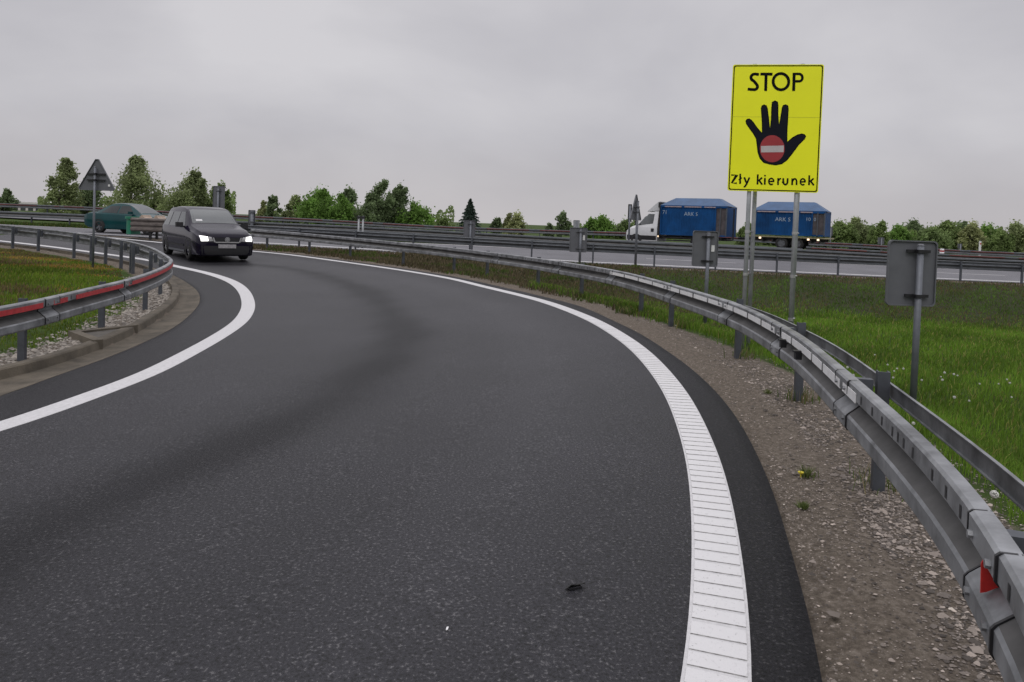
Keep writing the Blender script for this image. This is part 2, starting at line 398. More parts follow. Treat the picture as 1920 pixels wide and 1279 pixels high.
skL = V3[:, :1].copy(); skL[..., 2] -= .12; skR = V3[:, -1:].copy(); skR[..., 2] -= .12
V3 = np.concatenate([skL, V3, skR], 1); tint = np.concatenate([tint[:, :1], tint, tint[:, -1:]], 1)
ii = np.arange(V3.shape[0]*V3.shape[1]).reshape(V3.shape[:2])
qq = np.stack([ii[:-1, :-1], ii[:-1, 1:], ii[1:, 1:], ii[1:, :-1]], -1).reshape(-1, 4)
ramp = struct(tri_mesh('ramp_road', V3.reshape(-1, 3), qq, ASPH, np.repeat(tint.reshape(-1, 1), 3, 1)))

def band(name, m, x0, x1, a, b, dz, n=160, nw=6, tintv=1.0):
    xs = np.linspace(x0, x1, n); V = []
    for k in np.linspace(a, b, nw):
        y = y_near(xs)+k; V.append(np.stack([xs, y, Groad(xs, y)+dz], -1))
    V = np.array(V); i_ = np.arange(n*nw).reshape(nw, n)
    q = np.stack([i_[:-1, :-1], i_[:-1, 1:], i_[1:, 1:], i_[1:, :-1]], -1).reshape(-1, 4)
    return tri_mesh(name, V.reshape(-1, 3), q, m, np.full((n*nw, 3), tintv))
struct(band('through_road', ASPH2, -60, 60, 0, 7.3, .002, 300, 14))
struct(band('highway', ASPH2, -90, 90, 14.5, 24.4, .02, 200, 14))
LINE = mat('road_paint', (.54, .535, .54), .75, 0, .12, 35, .3, 90)
def worn_paint():
    M = bpy.data.materials.new('worn_rib_paint'); M.use_nodes = True; t = M.node_tree; p = t.nodes['Principled BSDF']; lk = t.links.new
    p.inputs['Roughness'].default_value = .8
    g = t.nodes.new('ShaderNodeTexCoord'); n = t.nodes.new('ShaderNodeTexNoise'); n.inputs['Scale'].default_value = 55; n.inputs['Detail'].default_value = 6; n.inputs['Roughness'].default_value = .75
    r = t.nodes.new('ShaderNodeValToRGB'); r.color_ramp.elements[0].position = .25; r.color_ramp.elements[0].color = (.2, .195, .19, 1); r.color_ramp.elements[1].position = .41; r.color_ramp.elements[1].color = (.62, .615, .62, 1)
    lk(g.outputs['Object'], n.inputs['Vector']); lk(n.outputs['Fac'], r.inputs[0]); lk(r.outputs[0], p.inputs['Base Color'])
    bp = t.nodes.new('ShaderNodeBump'); bp.inputs['Strength'].default_value = .4; bp.inputs['Distance'].default_value = .005; lk(n.outputs['Fac'], bp.inputs['Height']); lk(bp.outputs[0], p.inputs['Normal'])
    return M
RIBP = worn_paint()
def line_strip(name, P, wd, dz, m, s0=None, s1=None):
    s = arclen(P); k = (s >= (s0 or 0)) & (s <= (s1 or 1e9)); P = P[k]
    rows = []
    nn = normals(P)
    for q, n in zip(P, nn):
        a = q[:2]+n*wd/2; b = q[:2]-n*wd/2
        za, zb = float(Groad(*a)), float(Groad(*b))
        rows.append([(a[0], a[1], za), (a[0], a[1], za+dz), (b[0], b[1], zb+dz), (b[0], b[1], zb)])
    mb = MB(); mb.sweep(rows, True); return struct(mb.build(name, m))
line_strip('edge_line', RL, .24, .0075, LINE)
line_strip('edge_line', LL, .24, .0075, LINE)
RLf = resample(RL, .01); sRL = arclen(RLf); nRL = normals(RLf)
# raised transverse ribs on the outer line, near part
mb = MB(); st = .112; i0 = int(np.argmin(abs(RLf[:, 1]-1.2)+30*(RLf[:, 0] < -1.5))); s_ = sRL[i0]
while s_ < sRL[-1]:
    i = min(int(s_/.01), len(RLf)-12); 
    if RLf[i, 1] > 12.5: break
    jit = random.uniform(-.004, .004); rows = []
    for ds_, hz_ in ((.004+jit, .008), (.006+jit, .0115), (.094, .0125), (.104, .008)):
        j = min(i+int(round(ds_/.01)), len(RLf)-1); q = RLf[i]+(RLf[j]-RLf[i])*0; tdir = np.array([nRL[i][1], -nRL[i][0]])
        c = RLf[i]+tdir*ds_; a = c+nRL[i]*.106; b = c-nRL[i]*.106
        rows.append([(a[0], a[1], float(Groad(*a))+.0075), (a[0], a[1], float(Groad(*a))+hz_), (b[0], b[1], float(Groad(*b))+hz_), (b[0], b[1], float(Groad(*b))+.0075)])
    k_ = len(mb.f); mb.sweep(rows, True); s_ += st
    mb.mi[k_+1] = 1  # near step face coloured dark: shade of the step plus road dirt
struct(mb.build('edge_line_ribs', [RIBP, mat('rib_step_dirt_shade', (.25, .247, .242), .9, 0, .6, 40)]))
struct(band('edge_line', LINE, -14.5, 60, .38, .72, .009, 200, 2))
struct(band('edge_line', LINE, -60, -15.2, .38, .66, .009, 120, 2))
struct(band('edge_line', LINE, -60, 60, 6.7, 6.94, .009, 200, 2))
# worn dashes down the middle of the through road
for x0 in np.arange(-30, 40, 12.0): struct(band('lane_line', LINE, x0, x0+4, 3.6, 3.72, .009, 10, 2))
for x0 in np.arange(-60, 60, 12.0): struct(band('lane_line', LINE, x0, x0+4, 19.4, 19.56, .026, 10, 2))

# ------------------------------------------------------------------ gutter, kerb and drain inlet on the inner side
n = 260; a_ = resample(LASP, n=n); b_ = resample(CURB, n=n); rows = []
for p, q in zip(a_, b_):
    w_ = q-p; wl = max(.12, np.linalg.norm(w_)); e = w_/wl; z0 = float(Groad(*p))
    def P(k, dz): return (p[0]+e[0]*k, p[1]+e[1]*k, z0+dz)
    rows.append([P(.002, -.1), P(.004, .006), P(wl*.30, -.012), P(wl*.62, -.02), P(wl-.02, -.006), P(wl, .085), P(wl+.02, .10), P(wl+.13, .10), P(wl+.15, -.1)])
mb = MB(); mb.sweep(rows, True)
kerb = mb.build('kerb_gutter', CONC); struct(kerb)
inlet = thing('drain_inlet', 'small angled concrete drain inlet let into the inner kerb behind the gutter', 'drain', (0, 0, 0))
c1 = hit(184, 655); c2 = hit(136, 636); c3 = hit(254, 623.4)
inlet.location = (c2[0], c2[1], float(Groad(*c1))-.02)
def wall(pa, pb, th, z0, z1, name, m, parent):
    pa = Vector((*pa, 0)); pb = Vector((*pb, 0)); d = (pb-pa); a = math.atan2(d.y, d.x); mb = MB()
    lo_ = Vector((parent.location.x, parent.location.y, 0))
    mb.box(((pa+pb)/2+Vector((0, 0, (z0+z1)/2)))-lo_, (d.length, th, z1-z0), Matrix.Rotation(a, 3, 'Z'))
    o = mb.build(name, m, parent); return o
wall(c1, c2, .11, -.05, .14, 'side_wall', CONC, inlet); wall((c2[0]+.07, c2[1]), c3, .11, -.05, .135, 'rear_wall', CONC, inlet)
mb = MB(); fl = [Vector((*c1, .112)), Vector((*c3, .112)), Vector((*c2, .108))]
lo_ = Vector((inlet.location.x, inlet.location.y, 0)); mb.add([p-lo_ for p in fl]+[p-lo_-Vector((0, 0, .1)) for p in fl], [(0, 1, 2), (5, 4, 3), (0, 3, 4, 1), (1, 4, 5, 2), (2, 5, 3, 0)])
mb.build('floor_slab', mat('wet_concrete', (.075, .068, .058), .8, 0, .35, 6, .4), inlet)

# ------------------------------------------------------------------ guardrails
WPROF = [(.018, -.02), (.028, -.002), (.07, -.005), (.082, -.016), (.082, -.088), (.072, -.10), (.004, -.124), (0, -.132), (0, -.140), (.004, -.148), (.074, -.208), (.084, -.222), (.084, -.288), (.074, -.303), (.028, -.308), (.018, -.29)]
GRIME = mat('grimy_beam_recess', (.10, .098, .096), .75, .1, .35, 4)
def guardrail(label, P, side, z_top, posts, spacing, strips=(), joints=None, group=None, strap=None, m=BEAM, post_off=.30, scale=1.0, s0=0, s1=None, far=False, pm=POSTM, rise=None):
    """P plan polyline of the front crest; side=+1 when the road lies left of travel"""
    s = arclen(P); s1 = s1 or s[-1]; k = (s >= s0-1e-6) & (s <= s1+1e-6)
    P = P[k, :2]; s = arclen(P); nn = normals(P)*side
    zz = Groad(P[:, 0], P[:, 1])+z_top
    mid = len(P)//2
    t = thing('guardrail', label, 'guardrail', (P[mid][0], P[mid][1], zz[mid]-z_top), 0, group)
    o0 = t.location.copy()
    def pt(sv, u, wv):
        sv = min(max(sv, 0), s[-1]); x = np.interp(sv, s, P[:, 0]); y = np.interp(sv, s, P[:, 1]); z = np.interp(sv, s, zz)
        nx = np.interp(sv, s, nn[:, 0]); ny = np.interp(sv, s, nn[:, 1])
        return Vector((x+nx*u, y+ny*u, z+wv))-o0
    def prof(sv, extra=0, th=.005):
        a = [pt(sv, (u-.082)*scale+extra, v*scale) for u, v in WPROF]
        b = [pt(sv, (u-.082)*scale-th, v*scale) for u, v in WPROF[::-1]]
        return a+b
    st = .2 if not far else 1.0
    ns = max(2, int(s[-1]/st))
    mb = MB(); mb.sweep([prof(q) for q in np.linspace(0, s[-1], ns+1)], True); npf = len(WPROF)*2
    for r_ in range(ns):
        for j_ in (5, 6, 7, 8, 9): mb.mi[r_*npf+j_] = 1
    mb0 = mb
    # splices with bolts at the joints
    if joints:
        for q in joints:
            mb = MB(); mb.sweep([prof(q-.16, .006, .002), prof(q-.05, .006, .002), prof(q+.05, .006, .002), prof(q+.16, .006, .002)], True)
            for e in (-.11, .11):
                for wv in (-.065, -.245): 
                    c = pt(q+e, .006, wv); c2_ = pt(q+e, .02, wv); mb.tube(c, c2_, .013, n=6)
            k_ = len(mb.f); mb.sweep([prof(q+e, .0085, .003) for e in (-.172, -.160)], True)
            mb.sweep([prof(q+e, .0085, .003) for e in (.164, .173)], True)
            for z_ in range(k_, len(mb.f)): mb.mi[z_] = 1
            mb.build('splice', [m, BLACK], t)
        for a, b in zip(joints[:-1], joints[1:]):
            L_ = b-a
            for fr in (.12, .2, .28, .4, .46, .5, .54, .62, .7, .8, .88):
                q = a+L_*fr; v = [pt(q-.012, .002, -.035), pt(q+.012, .002, -.035), pt(q+.012, .002, -.08), pt(q-.012, .002, -.08)]
                mb0.add(v, [(0, 1, 2, 3)], 2)
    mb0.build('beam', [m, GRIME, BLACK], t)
    # posts
    for q in posts:
        c = pt(q, 0, 0); wx, wy = c.x+o0.x, c.y+o0.y
        base = pt(q, -post_off, 0); bz = gz(base.x+o0.x, base.y+o0.y)-.25-o0.z
        tx = (pt(q+.05, 0, 0)-pt(q-.05, 0, 0)); tx.z = 0; tx.normalize(); nv = (pt(q, 1, 0)-pt(q, 0, 0)); nv.z = 0; nv.normalize()
        h1 = base.z-.0
        U = [(-.03, -.036), (.03, -.036), (.03, -.028), (-.02, -.028), (-.02, .028), (.03, .028), (.03, .036), (-.03, .036)]
        mb = MB(); mb.prism(U, lambda a, b, h: Vector((base.x, base.y, h))+tx*a+nv*b, bz, h1)
        po = mb.build('post', pm, t)
        if not far:
            mb = MB(); f0 = pt(q, -.09, -.15); b0 = base+Vector((0, 0, -.15))+nv*.062
            Mx = Matrix((tx, nv, Vector((0, 0, 1)))).transposed()
            mb.box((f0+b0)/2, (.06, (f0-b0).length, .19), Mx); mb.build('spacer', POSTM, t)
    for (a, b, mt, nm) in strips:
        mb = MB(); nq = max(2, int((b-a)/.2)+1); rows = []
        for q in np.linspace(a, b, nq): rows.append([pt(q, .0015, -.042*scale), pt(q, .006, -.042*scale), pt(q, .006, -.098*scale), pt(q, .0015, -.098*scale)])
        mb.sweep(rows, True); mb.build(nm, mt, t)
    if strap:
        mb = MB(); rows = []
        for q in np.linspace(strap[0], strap[1], max(3, int((strap[1]-strap[0])/.25))):
            o_ = -post_off-.06; rows.append([pt(q, o_+.018, -.075), pt(q, o_+.018, -.081), pt(q, o_+.006, -.081), pt(q, o_+.006, -.163), pt(q, o_+.018, -.163), pt(q, o_+.018, -.169), pt(q, o_, -.169), pt(q, o_, -.075)])
        mb.sweep(rows, True); mb.build('rear_strap', BEAM, t)
    return t, pt, s
def s_near(P, px, py, dz=0):
    q = np.array(hit(px, py, lambda x, y: Groad(x, y)+dz)); s = arclen(P); return float(s[np.argmin(np.linalg.norm(P[:, :2]-q, axis=1))])
# outer rail of the ramp
rp = [s_near(RRAIL, *p) for p in [(1645, 912), (1497, 750), (1393, 668), (1278, 612), (1170.6, 587), (1081, 556), (1000, 538), (912, 520), (828, 509), (737, 497), (649, 484), (563, 475), (495, 467)]]
rp[1:] = [p for p in rp[1:]]
def mean_off(P, pts): return float(np.median([np.min(np.linalg.norm(P[:, :2]-np.array(hit(*p)), axis=1)) for p in pts]))
POFF_R = mean_off(RRAIL, [(1645, 912), (1497, 750), (1393, 668), (1278, 612), (1170.6, 587), (1081, 556), (1000, 538)])
POFF_L = mean_off(LRAIL, [(46, 684), (198, 626), (276, 584), (300, 556)])
rp = [rp[0]-2.45*k for k in (3, 2, 1)] + rp
jn = [s_near(RRAIL, px, py, .75) for px, py in [(1850, 995), (1578, 700), (1454, 606), (1357, 562), (1250, 531), (1142, 504.6), (1040, 489), (930, 474)]]
jn = [jn[0]-2.5] + jn
ws_ = [s_near(RRAIL, px, py, .75) for px, py in [(1612, 730), (1578, 700), (1545, 672), (1520, 651), (1490, 626), (1462, 611), (1454, 606), (1430, 594), (1405, 581), (1380, 570), (1357, 562), (1330, 553), (1305, 546), (1280, 539), (1250, 531), (1222, 523), (1195, 516.5), (1168, 510), (1142, 504.6)]]
strips = [(a+.03, b-.03, WHITE, 'reflective_strip') for a, b in zip(ws_[:-1], ws_[1:]) if b-a > .15]
railR, ptR, sR = guardrail('grey guardrail along the gravel shoulder with white reflective strips', RRAIL, 1, .75, rp, 2.4, strips, jn, None, post_off=np.clip(POFF_R, .2, .6), strap=(rp[0]-6, s_near(RRAIL, 1200, 517, .75)))
# two black clip-on reflectors and a red tape patch near the camera
for px, py in ((1468, 618), (1497, 636)):
    q = s_near(RRAIL, px, py, .75); mb = MB(); c = ptR(q, .03, -.13); mb.box(c, (.05, .04, .06)); mb.box(c+Vector((0, 0, .035)), (.075, .045, .014)); mb.build('reflector', BLACK, railR)
q = s_near(RRAIL, 1846, 983, .75); mb = MB()
pl = [(-.078, -.128), (-.002, -.094), (.004, -.110), (.002, -.198), (-.012, -.192), (-.074, -.15)]
mb.add([ptR(q+e, u, wv) for e in (0, .006) for u, wv in pl], [(0, 1, 2, 3, 4, 5), (11, 10, 9, 8, 7, 6)]+[(i, (i+1) % 6, 6+(i+1) % 6, 6+i) for i in range(6)])
mb.build('red_reflector', mat('bright_red_tape', (.55, .025, .02), .6, 0, .2, 30), railR)
# inner rail of the ramp
lp = [s_near(LRAIL, *p) for p in [(46, 684), (198, 626), (276, 584), (300, 556), (303, 536), (281, 515), (266, 513), (246, 506), (223, 498), (196, 492), (169, 485), (104, 473), (69, 466), (34, 459)]]
lp = [lp[0]-2.2] + lp
ls_ = [s_near(LRAIL, px, py, .75) for px, py in [(-150, 600), (82, 560), (98, 557), (133, 549), (143, 546), (233, 526), (240, 524), (326, 488)]]
lstrips = [(ls_[i]+.02, ls_[i+1]-.02, RED, 'reflective_strip') for i in (0, 2, 4, 6)]
jl = [s_near(LRAIL, px, py, .75) for px, py in [(90, 558), (238, 525)]]
lstrips = [(max(a, .1), b, c, d) for a, b, c, d in lstrips if b-max(a, .1) > .1]
railL, ptL, sL = guardrail('grey guardrail round the inner grass island, with red reflective strips', LRAIL, -1, .75, lp, 2, lstrips, jl, post_off=np.clip(POFF_L, .18, .6))
# rails of the through road and the highway
def row_rail(label, k, x0, x1, ztop, sp, strips_col=None, side=1, **kw):
    xs = np.linspace(x0, x1, int(abs(x1-x0)*1.2)); P = np.stack([xs, y_near(xs)+k], 1); L_ = arclen(P)[-1]
    st = []
    if strips_col:
        a = .3
        while a < L_-4: st.append((a, a+3.2, strips_col, 'reflective_strip')); a += 4.0
    return guardrail(label, P, side, ztop, list(np.arange(.3, L_, sp)), sp, st, far=True, m=FARB, **kw)
xa = at(600, 455, 28.7).x
r1 = row_rail('grey guardrail on the near side of the through road, standing on the bank crest', .12, -11.5, 34, .76, 2.42, side=1, post_off=.13)
r2 = row_rail('low grey guardrail on the grass strip behind the through road', 9.6, -45, 38, .76, 2.4, side=-1, post_off=.13)
r3 = row_rail('long grey guardrail behind the lorry, capped with faded red strips', 25.0, -70, 60, .82, 4, DARKRED, side=-1, post_off=.13)
# near face of r3 carries the strips too; a second rail in front of the highway
r4 = row_rail('short red-stripped guardrail starting right of the lorry, before the longer red one', 13.2, 17, 60, .76, 4, DARKRED, side=-1, post_off=.13)

r5 = row_rail('plain grey guardrail in front of the lorry wheels, just behind the low rail', 13.2, 2.5, 16.8, .62, 2.4, None, side=-1, post_off=.13)
# ------------------------------------------------------------------ crash cushion in the gore
cc = hit(240, 446); yaw = R(-3)
cus = thing('crash_cushion', 'slatted grey crash cushion with green nose in the gore behind the dark van', 'crash cushion', (cc[0]-.0, cc[1], float(Groad(*cc))), yaw)
mb = MB(); prof = [(0, .86), (.05, .82), (.05, .76), (0, .71), (0, .67), (.05, .63), (.05, .56), (0, .51), (0, .47), (.05, .43), (.05, .36), (0, .30)]
rows = [[(x, -.35-u, z) for u, z in prof]+[(x, -.34, z) for u, z in prof[::-1]] for x in (.32, 4.2)]
mb.sweep(rows, True); rows = [[(x, .35+u, z) for u, z in prof]+[(x, .34, z) for u, z in prof[::-1]] for x in (.32, 4.2)]; mb.sweep(rows, True)
mb.build('side_panel', mat('dirty_panel', (.14, .12, .11), .6, .2, .3, 4), cus)
mb = MB(); 
arc = [(.32-.34*math.cos(t), .36*math.sin(t)) for t in np.linspace(-1.57, 1.57, 12)]
mb.prism(arc, lambda a, b, h: (a, b, h), .16, .80); mb.prism([(.32-.4*math.cos(t), .42*math.sin(t)) for t in np.linspace(-1.57, 1.57, 12)], lambda a, b, h: (a, b, h), .80, .9)
mb.build('nose', mat('green_nose', (.01, .16, .09), .45), cus)
for x in (1.1, 1.9, 2.7, 3.5):
    mb = MB(); mb.box((x, -.25, .15), (.09, .08, .36)); mb.box((x, .25, .15), (.09, .08, .36)); mb.box((x, 0, .3), (.07, .5, .06)); mb.build('leg', BLACK, cus)
for x in (.75, 1.35, 1.95, 2.6):
    mb = MB(); mb.prism([(-.13, .86), (.13, .86), (.07, .90), (.03, .98), (-.03, .98), (-.07, .90)], lambda a, b, h: (x+a, h, b), -.3, .3); mb.build('diaphragm', mat('tan_cover', (.40, .31, .24), .7, 0, .15), cus)

# ------------------------------------------------------------------ signs
def ring(hw, hh, r, n=5):
    o = []
    for cx_, cy_, a0 in ((hw-r, hh-r, 0), (-hw+r, hh-r, 90), (-hw+r, -hh+r, 180), (hw-r, -hh+r, 270)):
        for k in range(n): t = R(a0+90*k/(n-1)); o.append((cx_+r*math.cos(t), cy_+r*math.sin(t)))
    return o
def sign_back(label, px, py0, py1, wpx, d, yaw=0, shape='rect', pole_px=None, pole_r=.035, base=None, pole_top=None, m=None, cap=True, brackets=True, sticker=None, name='road_sign', cat='road sign', group=None, pole_name='post'):
    m = m or GREYB
    top = at(px, py0, d); bot = at(px, py1, d); w_ = wpx/F*d; h_ = (py1-py0)/F*d; c = (top+bot)/2
    pc = at(pole_px, py1, d) if pole_px else c
    bz = (gz(pc.x, d) if base is None else base)-.2
    t = thing(name, label, cat, (c.x, d, bz+.2), 0, group); o = t.location
    Mz = Matrix.Rotation(yaw, 3, 'Z')
    def fn(u, v, h): return Mz @ Vector((u, h, 0))+Vector((0, .0, v))+Vector((0, 0, c.z-o.z))
    mb = MB()
    if shape == 'rect':
        poly = ring(w_/2, h_/2, min(w_, h_)*.08)
    else:
        a, b = w_/2, h_; r = .06
        poly = [(-a+.02, -b/2+.05), (-a+.06, -b/2), (a-.06, -b/2), (a-.02, -b/2+.05), (.04, b/2-.02), (-.04, b/2-.02)]
    mb.prism(poly, fn, .02, .035)
    inner = [(u*.955, v*.965) for u, v in poly]; n = len(poly)           # rim turned towards us
    v = [fn(*p, -.006) for p in poly]+[fn(*p, -.006) for p in inner]+[fn(*p, .019) for p in poly]+[fn(*p, .019) for p in inner]
    f = []
    for i in range(n):
        j = (i+1) % n; f += [(i, j, n+j, n+i), (i, 2*n+i, 2*n+j, j), (n+i, n+j, 3*n+j, 3*n+i)]
    mb.add(v, f); mb.build('panel', m, t)
    pu = Vector((pc.x-c.x, 0, 0)); off = Mz @ Vector((0, -.05-pole_r*.2, 0))
    ptop = (c.z-o.z)+h_/2*(.86 if shape == 'rect' else .45) if pole_top is None else pole_top-o.z
    mb = MB(); mb.tube(pu+off+Vector((0, 0, -.2)), pu+off+Vector((0, 0, ptop)), pole_r, n=12)
    po = mb.build(pole_name, SPOLE, t, True)
    if cap:
        mb = MB(); mb.tube(pu+off+Vector((0, 0, ptop)), pu+off+Vector((0, 0, ptop+.02)), pole_r*1.15, pole_r*.6, n=12); mb.build('cap', GREYB, po)
    if brackets:
        zs = (.68, -.68) if shape == 'rect' else (.02, -.36)
        for q in zs:
            mb = MB(); zc = c.z-o.z+h_/2*q
            mb.box(Mz @ Vector((pu.x, -.012, 0))+Vector((0, 0, zc)), (w_*.48, .024, .035), Mz)
            mb.box(off+pu+Vector((0, 0, zc)), (pole_r*2.6, pole_r*2.6, .04), Mz); mb.build('bracket', BLACK if d < 20 else GREYB, t)
    if sticker:
        sp = at(*sticker[:2], d); mb = MB(); mb.box(Mz @ Vector((sp.x-c.x, .012, 0))+Vector((0, 0, sp.z-o.z)), (sticker[2]/F*d, .006, sticker[3]/F*d), Mz); mb.build('sticker', WHITE, t)
    return t
sign_back('large back of a grey rectangular sign on a round post in the field at right', 1710, 451, 574, 91, 8.7, R(-1), pole_px=1716, pole_r=.038)
sign_back('back of a grey sign with white sticker, in the ditch before the lorry', 1322.5, 433, 500, 48, 17.2, R(0), pole_px=1325, pole_r=.045, sticker=(1337, 466, 6, 12))
sign_back('back of a grey triangular sign on a thin post inside the grass island', 181, 297, 357, 74, 18.0, R(-4), 'tri', pole_px=180, pole_r=.027, sticker=(205, 348, 4, 4))
sign_back('narrow triangular sign seen nearly edge-on, left of the white lorry cab', 1193, 364, 413, 60, 28.2, R(60), 'tri', pole_px=1192, pole_r=.05)
sign_back('small grey sign back with white sticker on the bank crest, left of the edge-on triangle', 1084.5, 427, 473, 33, 28.1, R(5), pole_px=1087, pole_r=.05, sticker=(1095, 446, 4, 9))
sign_back('grey sign back standing in front of the fir tree', 880, 413, 455, 22, 30.5, R(10), pole_px=881, pole_r=.04)
sign_back('tall grey sign back rising behind the roof of the dark van', 410, 349, 404, 22, 40, R(0), pole_px=409, pole_r=.06)
sign_back('small square grey sign back on a post right of the dark van', 472, 394, 420, 13, 40, 0, pole_px=473, pole_r=.09)
sign_back('tall narrow dark plate seen edge-on beside the edge-on triangle', 1181, 383, 416, 7, 46, 0, pole_px=1180, pole_r=.06, m=BLACK, brackets=False)
sign_back('small pale box on a post behind the bank crest sign', 1081, 413, 428, 12, 46, 0, pole_px=1081, m=STEEL, brackets=False, name='roadside_cabinet', cat='cabinet')
sign_back('tiny dark sign back beside the big grey sign, in front of the wood', 1652, 445, 458, 12, 58, 0, brackets=False, pole_r=.05)
sign_back('tiny dark sign back just right of the lorry trailer', 1557, 426, 442, 9, 58, 0, brackets=False, pole_r=.05)
sign_back('tiny dark sign back poking over the far rail at right', 1800, 457, 466, 8, 58, 0, brackets=False, pole_r=.05)
# pair of bare poles
t = at(677, 405, 30.5); g0 = gz(t.x, 30.5); pr = thing('pole_pair', 'pair of bare poles with a dark cross plate before the swaying trees', 'poles', (t.x, 30.5, g0))
for e in (-.09, .09):
    mb = MB(); mb.tube((e, 0, -.2), (e, 0, t.z-g0), .042, n=10); mb.build('pole', STEEL, pr, True)
mb = MB(); mb.box((0, -.05, t.z-g0-.06), (.34, .03, .1)); mb.build('cross_plate', BLACK, pr)
# bollard and white marker post beyond the rails
t = at(1765.5, 485, 45); b = thing('bollard', 'red and white striped bollard beyond the guardrail right of the big grey sign', 'bollard', (t.x, 45, t.z))
mb = MB(); mb.tube((0, 0, 0), (0, 0, .3), .13, n=12); mb.tube((0, 0, .42), (0, 0, .5), .13, n=12); mb.build('red_band', RED, b, True)
mb = MB(); mb.tube((0, 0, .3), (0, 0, .42), .128, n=12); mb.tube((0, 0, .5), (0, 0, .62), .125, .1, n=12); mb.build('white_band', WHITE, b, True)
mb = MB(); mb.box((0, 0, -.04), (.45, .45, .08)); mb.tube((0, 0, -.8), (0, 0, -.05), .04); mb.build('foot', BLACK, b)
t = at(1838, 452, 57); mb = MB(); g0 = gz(t.x, 57)
d_ = thing('marker_post', 'short white marker post above the far guardrail at right', 'marker post', (t.x, 57, g0))
hh = t.z-g0; mb.prism(ring(.08, .05, .03, 3), lambda a, b, h: (a, b, h), -.1, hh); mb.build('stem', WHITE, d_); mb = MB(); mb.box((0, -.052, hh-.22), (.1, .004, .12)); mb.build('band', RED, d_)
# white boards fixed low between the rails at the right
t = at(1776, 483, 43.5)
hb = thing('barrier_board', 'row of low white boards between the rails right of the striped bollard', 'barrier', (t.x, 43.5, gz(t.x, 43.5)))
for x0, x1 in ((0, .62), (.72, 1.3), (1.4, 1.9)):
    mb = MB(); zc = t.z-hb.location.z; mb.box(((x0+x1)/2, 0, zc), (x1-x0, .05, .24)); mb.build('board', WHITE, hb)
for x in (.67, 1.35, 1.95):
    mb = MB(); mb.box((x, .03, t.z-hb.location.z-.25), (.07, .07, .85)); mb.build('post', BLACK, hb)

# ------------------------------------------------------------------ the yellow STOP board
d = 10.0; ctr = at(1453.5, 240.5, d); yawS = R(-10)
g0 = gz(ctr.x, d)
stop = thing('stop_sign', 'tall yellow STOP board with a black hand on twin steel legs', 'road sign', (ctr.x, d, g0))
SW, SH = 1.2, 1.755
Ms = Matrix.Rotation(yawS, 3, 'Z'); zc = ctr.z-g0
LEAN = 0
def sfn(u, v, h): return Ms @ Vector((u, -h, 0))+Vector((0, 0, zc+v))
YEL = mat('fluorescent_yellow', (.93, .96, .002), .45, 0, .03, 2)
mb = MB(); mb.prism(ring(SW/2, SH/2, .03), sfn, -.014, 0); panel = mb.build('panel', YEL, stop)
BLK = mat('sign_black', (.005, .005, .006), .8, 0, .1, spec=.1)
mb = MB(); o_ = ring(SW/2-.012, SH/2-.012, .03); i_ = ring(SW/2-.026, SH/2-.026, .025); n = len(o_)
mb.add([sfn(*p, .002) for p in o_]+[sfn(*p, .002) for p in i_], [(i, (i+1) % n, n+(i+1) % n, n+i) for i in range(n)]); mb.build('border', BLK, panel)
mb = MB(); vs = .155; mb.add([sfn(-SW/2+.03, vs, .0015), sfn(SW/2-.03, vs, .0015), sfn(SW/2-.03, vs-.004, .0015), sfn(-SW/2+.03, vs-.004, .0015)], [(0, 1, 2, 3)]); mb.build('seam', mat('seam', (.55, .57, .02), .6), panel)
TL, TR_, BR_, BL_ = (148, 118), (922, 98), (880, 1190), (113, 1172)
def uv(x, y):                                    # photo crop -> board coordinates (inverse bilinear)
    u = v = .5
    for _ in range(12):
        X = (1-v)*((1-u)*TL[0]+u*TR_[0])+v*((1-u)*BL_[0]+u*BR_[0]); Y = (1-v)*((1-u)*TL[1]+u*TR_[1])+v*((1-u)*BL_[1]+u*BR_[1])
        u += (x-X)/768; v += (y-Y)/1073
    return ((u-.5)*SW, (.5-v)*SH)
def arc_(cx_, cy_, rx, ry, a0, a1, n=14): return [(cx_+rx*math.cos(R(a)), cy_-ry*math.sin(R(a))) for a in np.linspace(a0, a1, n)]
hcount = [0]
def stroke(mb, pts, wpx):                        # flat monoline ribbon, a hair above the last one
    P = [Vector(uv(*p)) for p in pts]; hw = wpx/768*SW/2; hcount[0] += 1; h = .002+.0002*(hcount[0] % 6); rows = []
    for i, p in enumerate(P):
        a = P[max(i-1, 0)]; b = P[min(i+1, len(P)-1)]; t = (b-a).normalized(); nrm = Vector((-t.y, t.x)); k = 1
        if 0 < i < len(P)-1:
            t1 = (p-a).normalized(); k = 1/max(.5, Vector((-t1.y, t1.x)).dot(nrm))
        rows.append([sfn(p.x+nrm.x*hw*k, p.y+nrm.y*hw*k, h), sfn(p.x-nrm.x*hw*k, p.y-nrm.y*hw*k, h)])
    mb.sweep(rows)
mb = MB(); W1 = 25
stroke(mb, [(372, 196), (345, 193)] + arc_(338, 222, 34, 29, 95, 235, 10) + [(330, 253), (350, 275)] + arc_(331, 298, 30, 26, 35, -80, 10) + [(310, 323), (277, 320)], W1)
stroke(mb, [(385, 192), (488, 191)], W1); stroke(mb, [(433, 203), (431, 333)], W1)
stroke(mb, arc_(560, 252, 66, 68, 0, 360, 40), W1)
stroke(mb, [(671, 175), (668, 328)], W1)
stroke(mb, [(683, 184), (712, 184)] + arc_(714, 215, 27, 31, 88, -88, 12) + [(682, 246)], 22)
mb.build('lettering', BLK, panel)
mb = MB(); W2 = 15
stroke(mb, [(145, 1042), (191, 1043), (150, 1108), (193, 1110)], W2)
stroke(mb, [(222, 1030), (221, 1116)], W2); stroke(mb, [(208, 1082), (236, 1064)], 10)
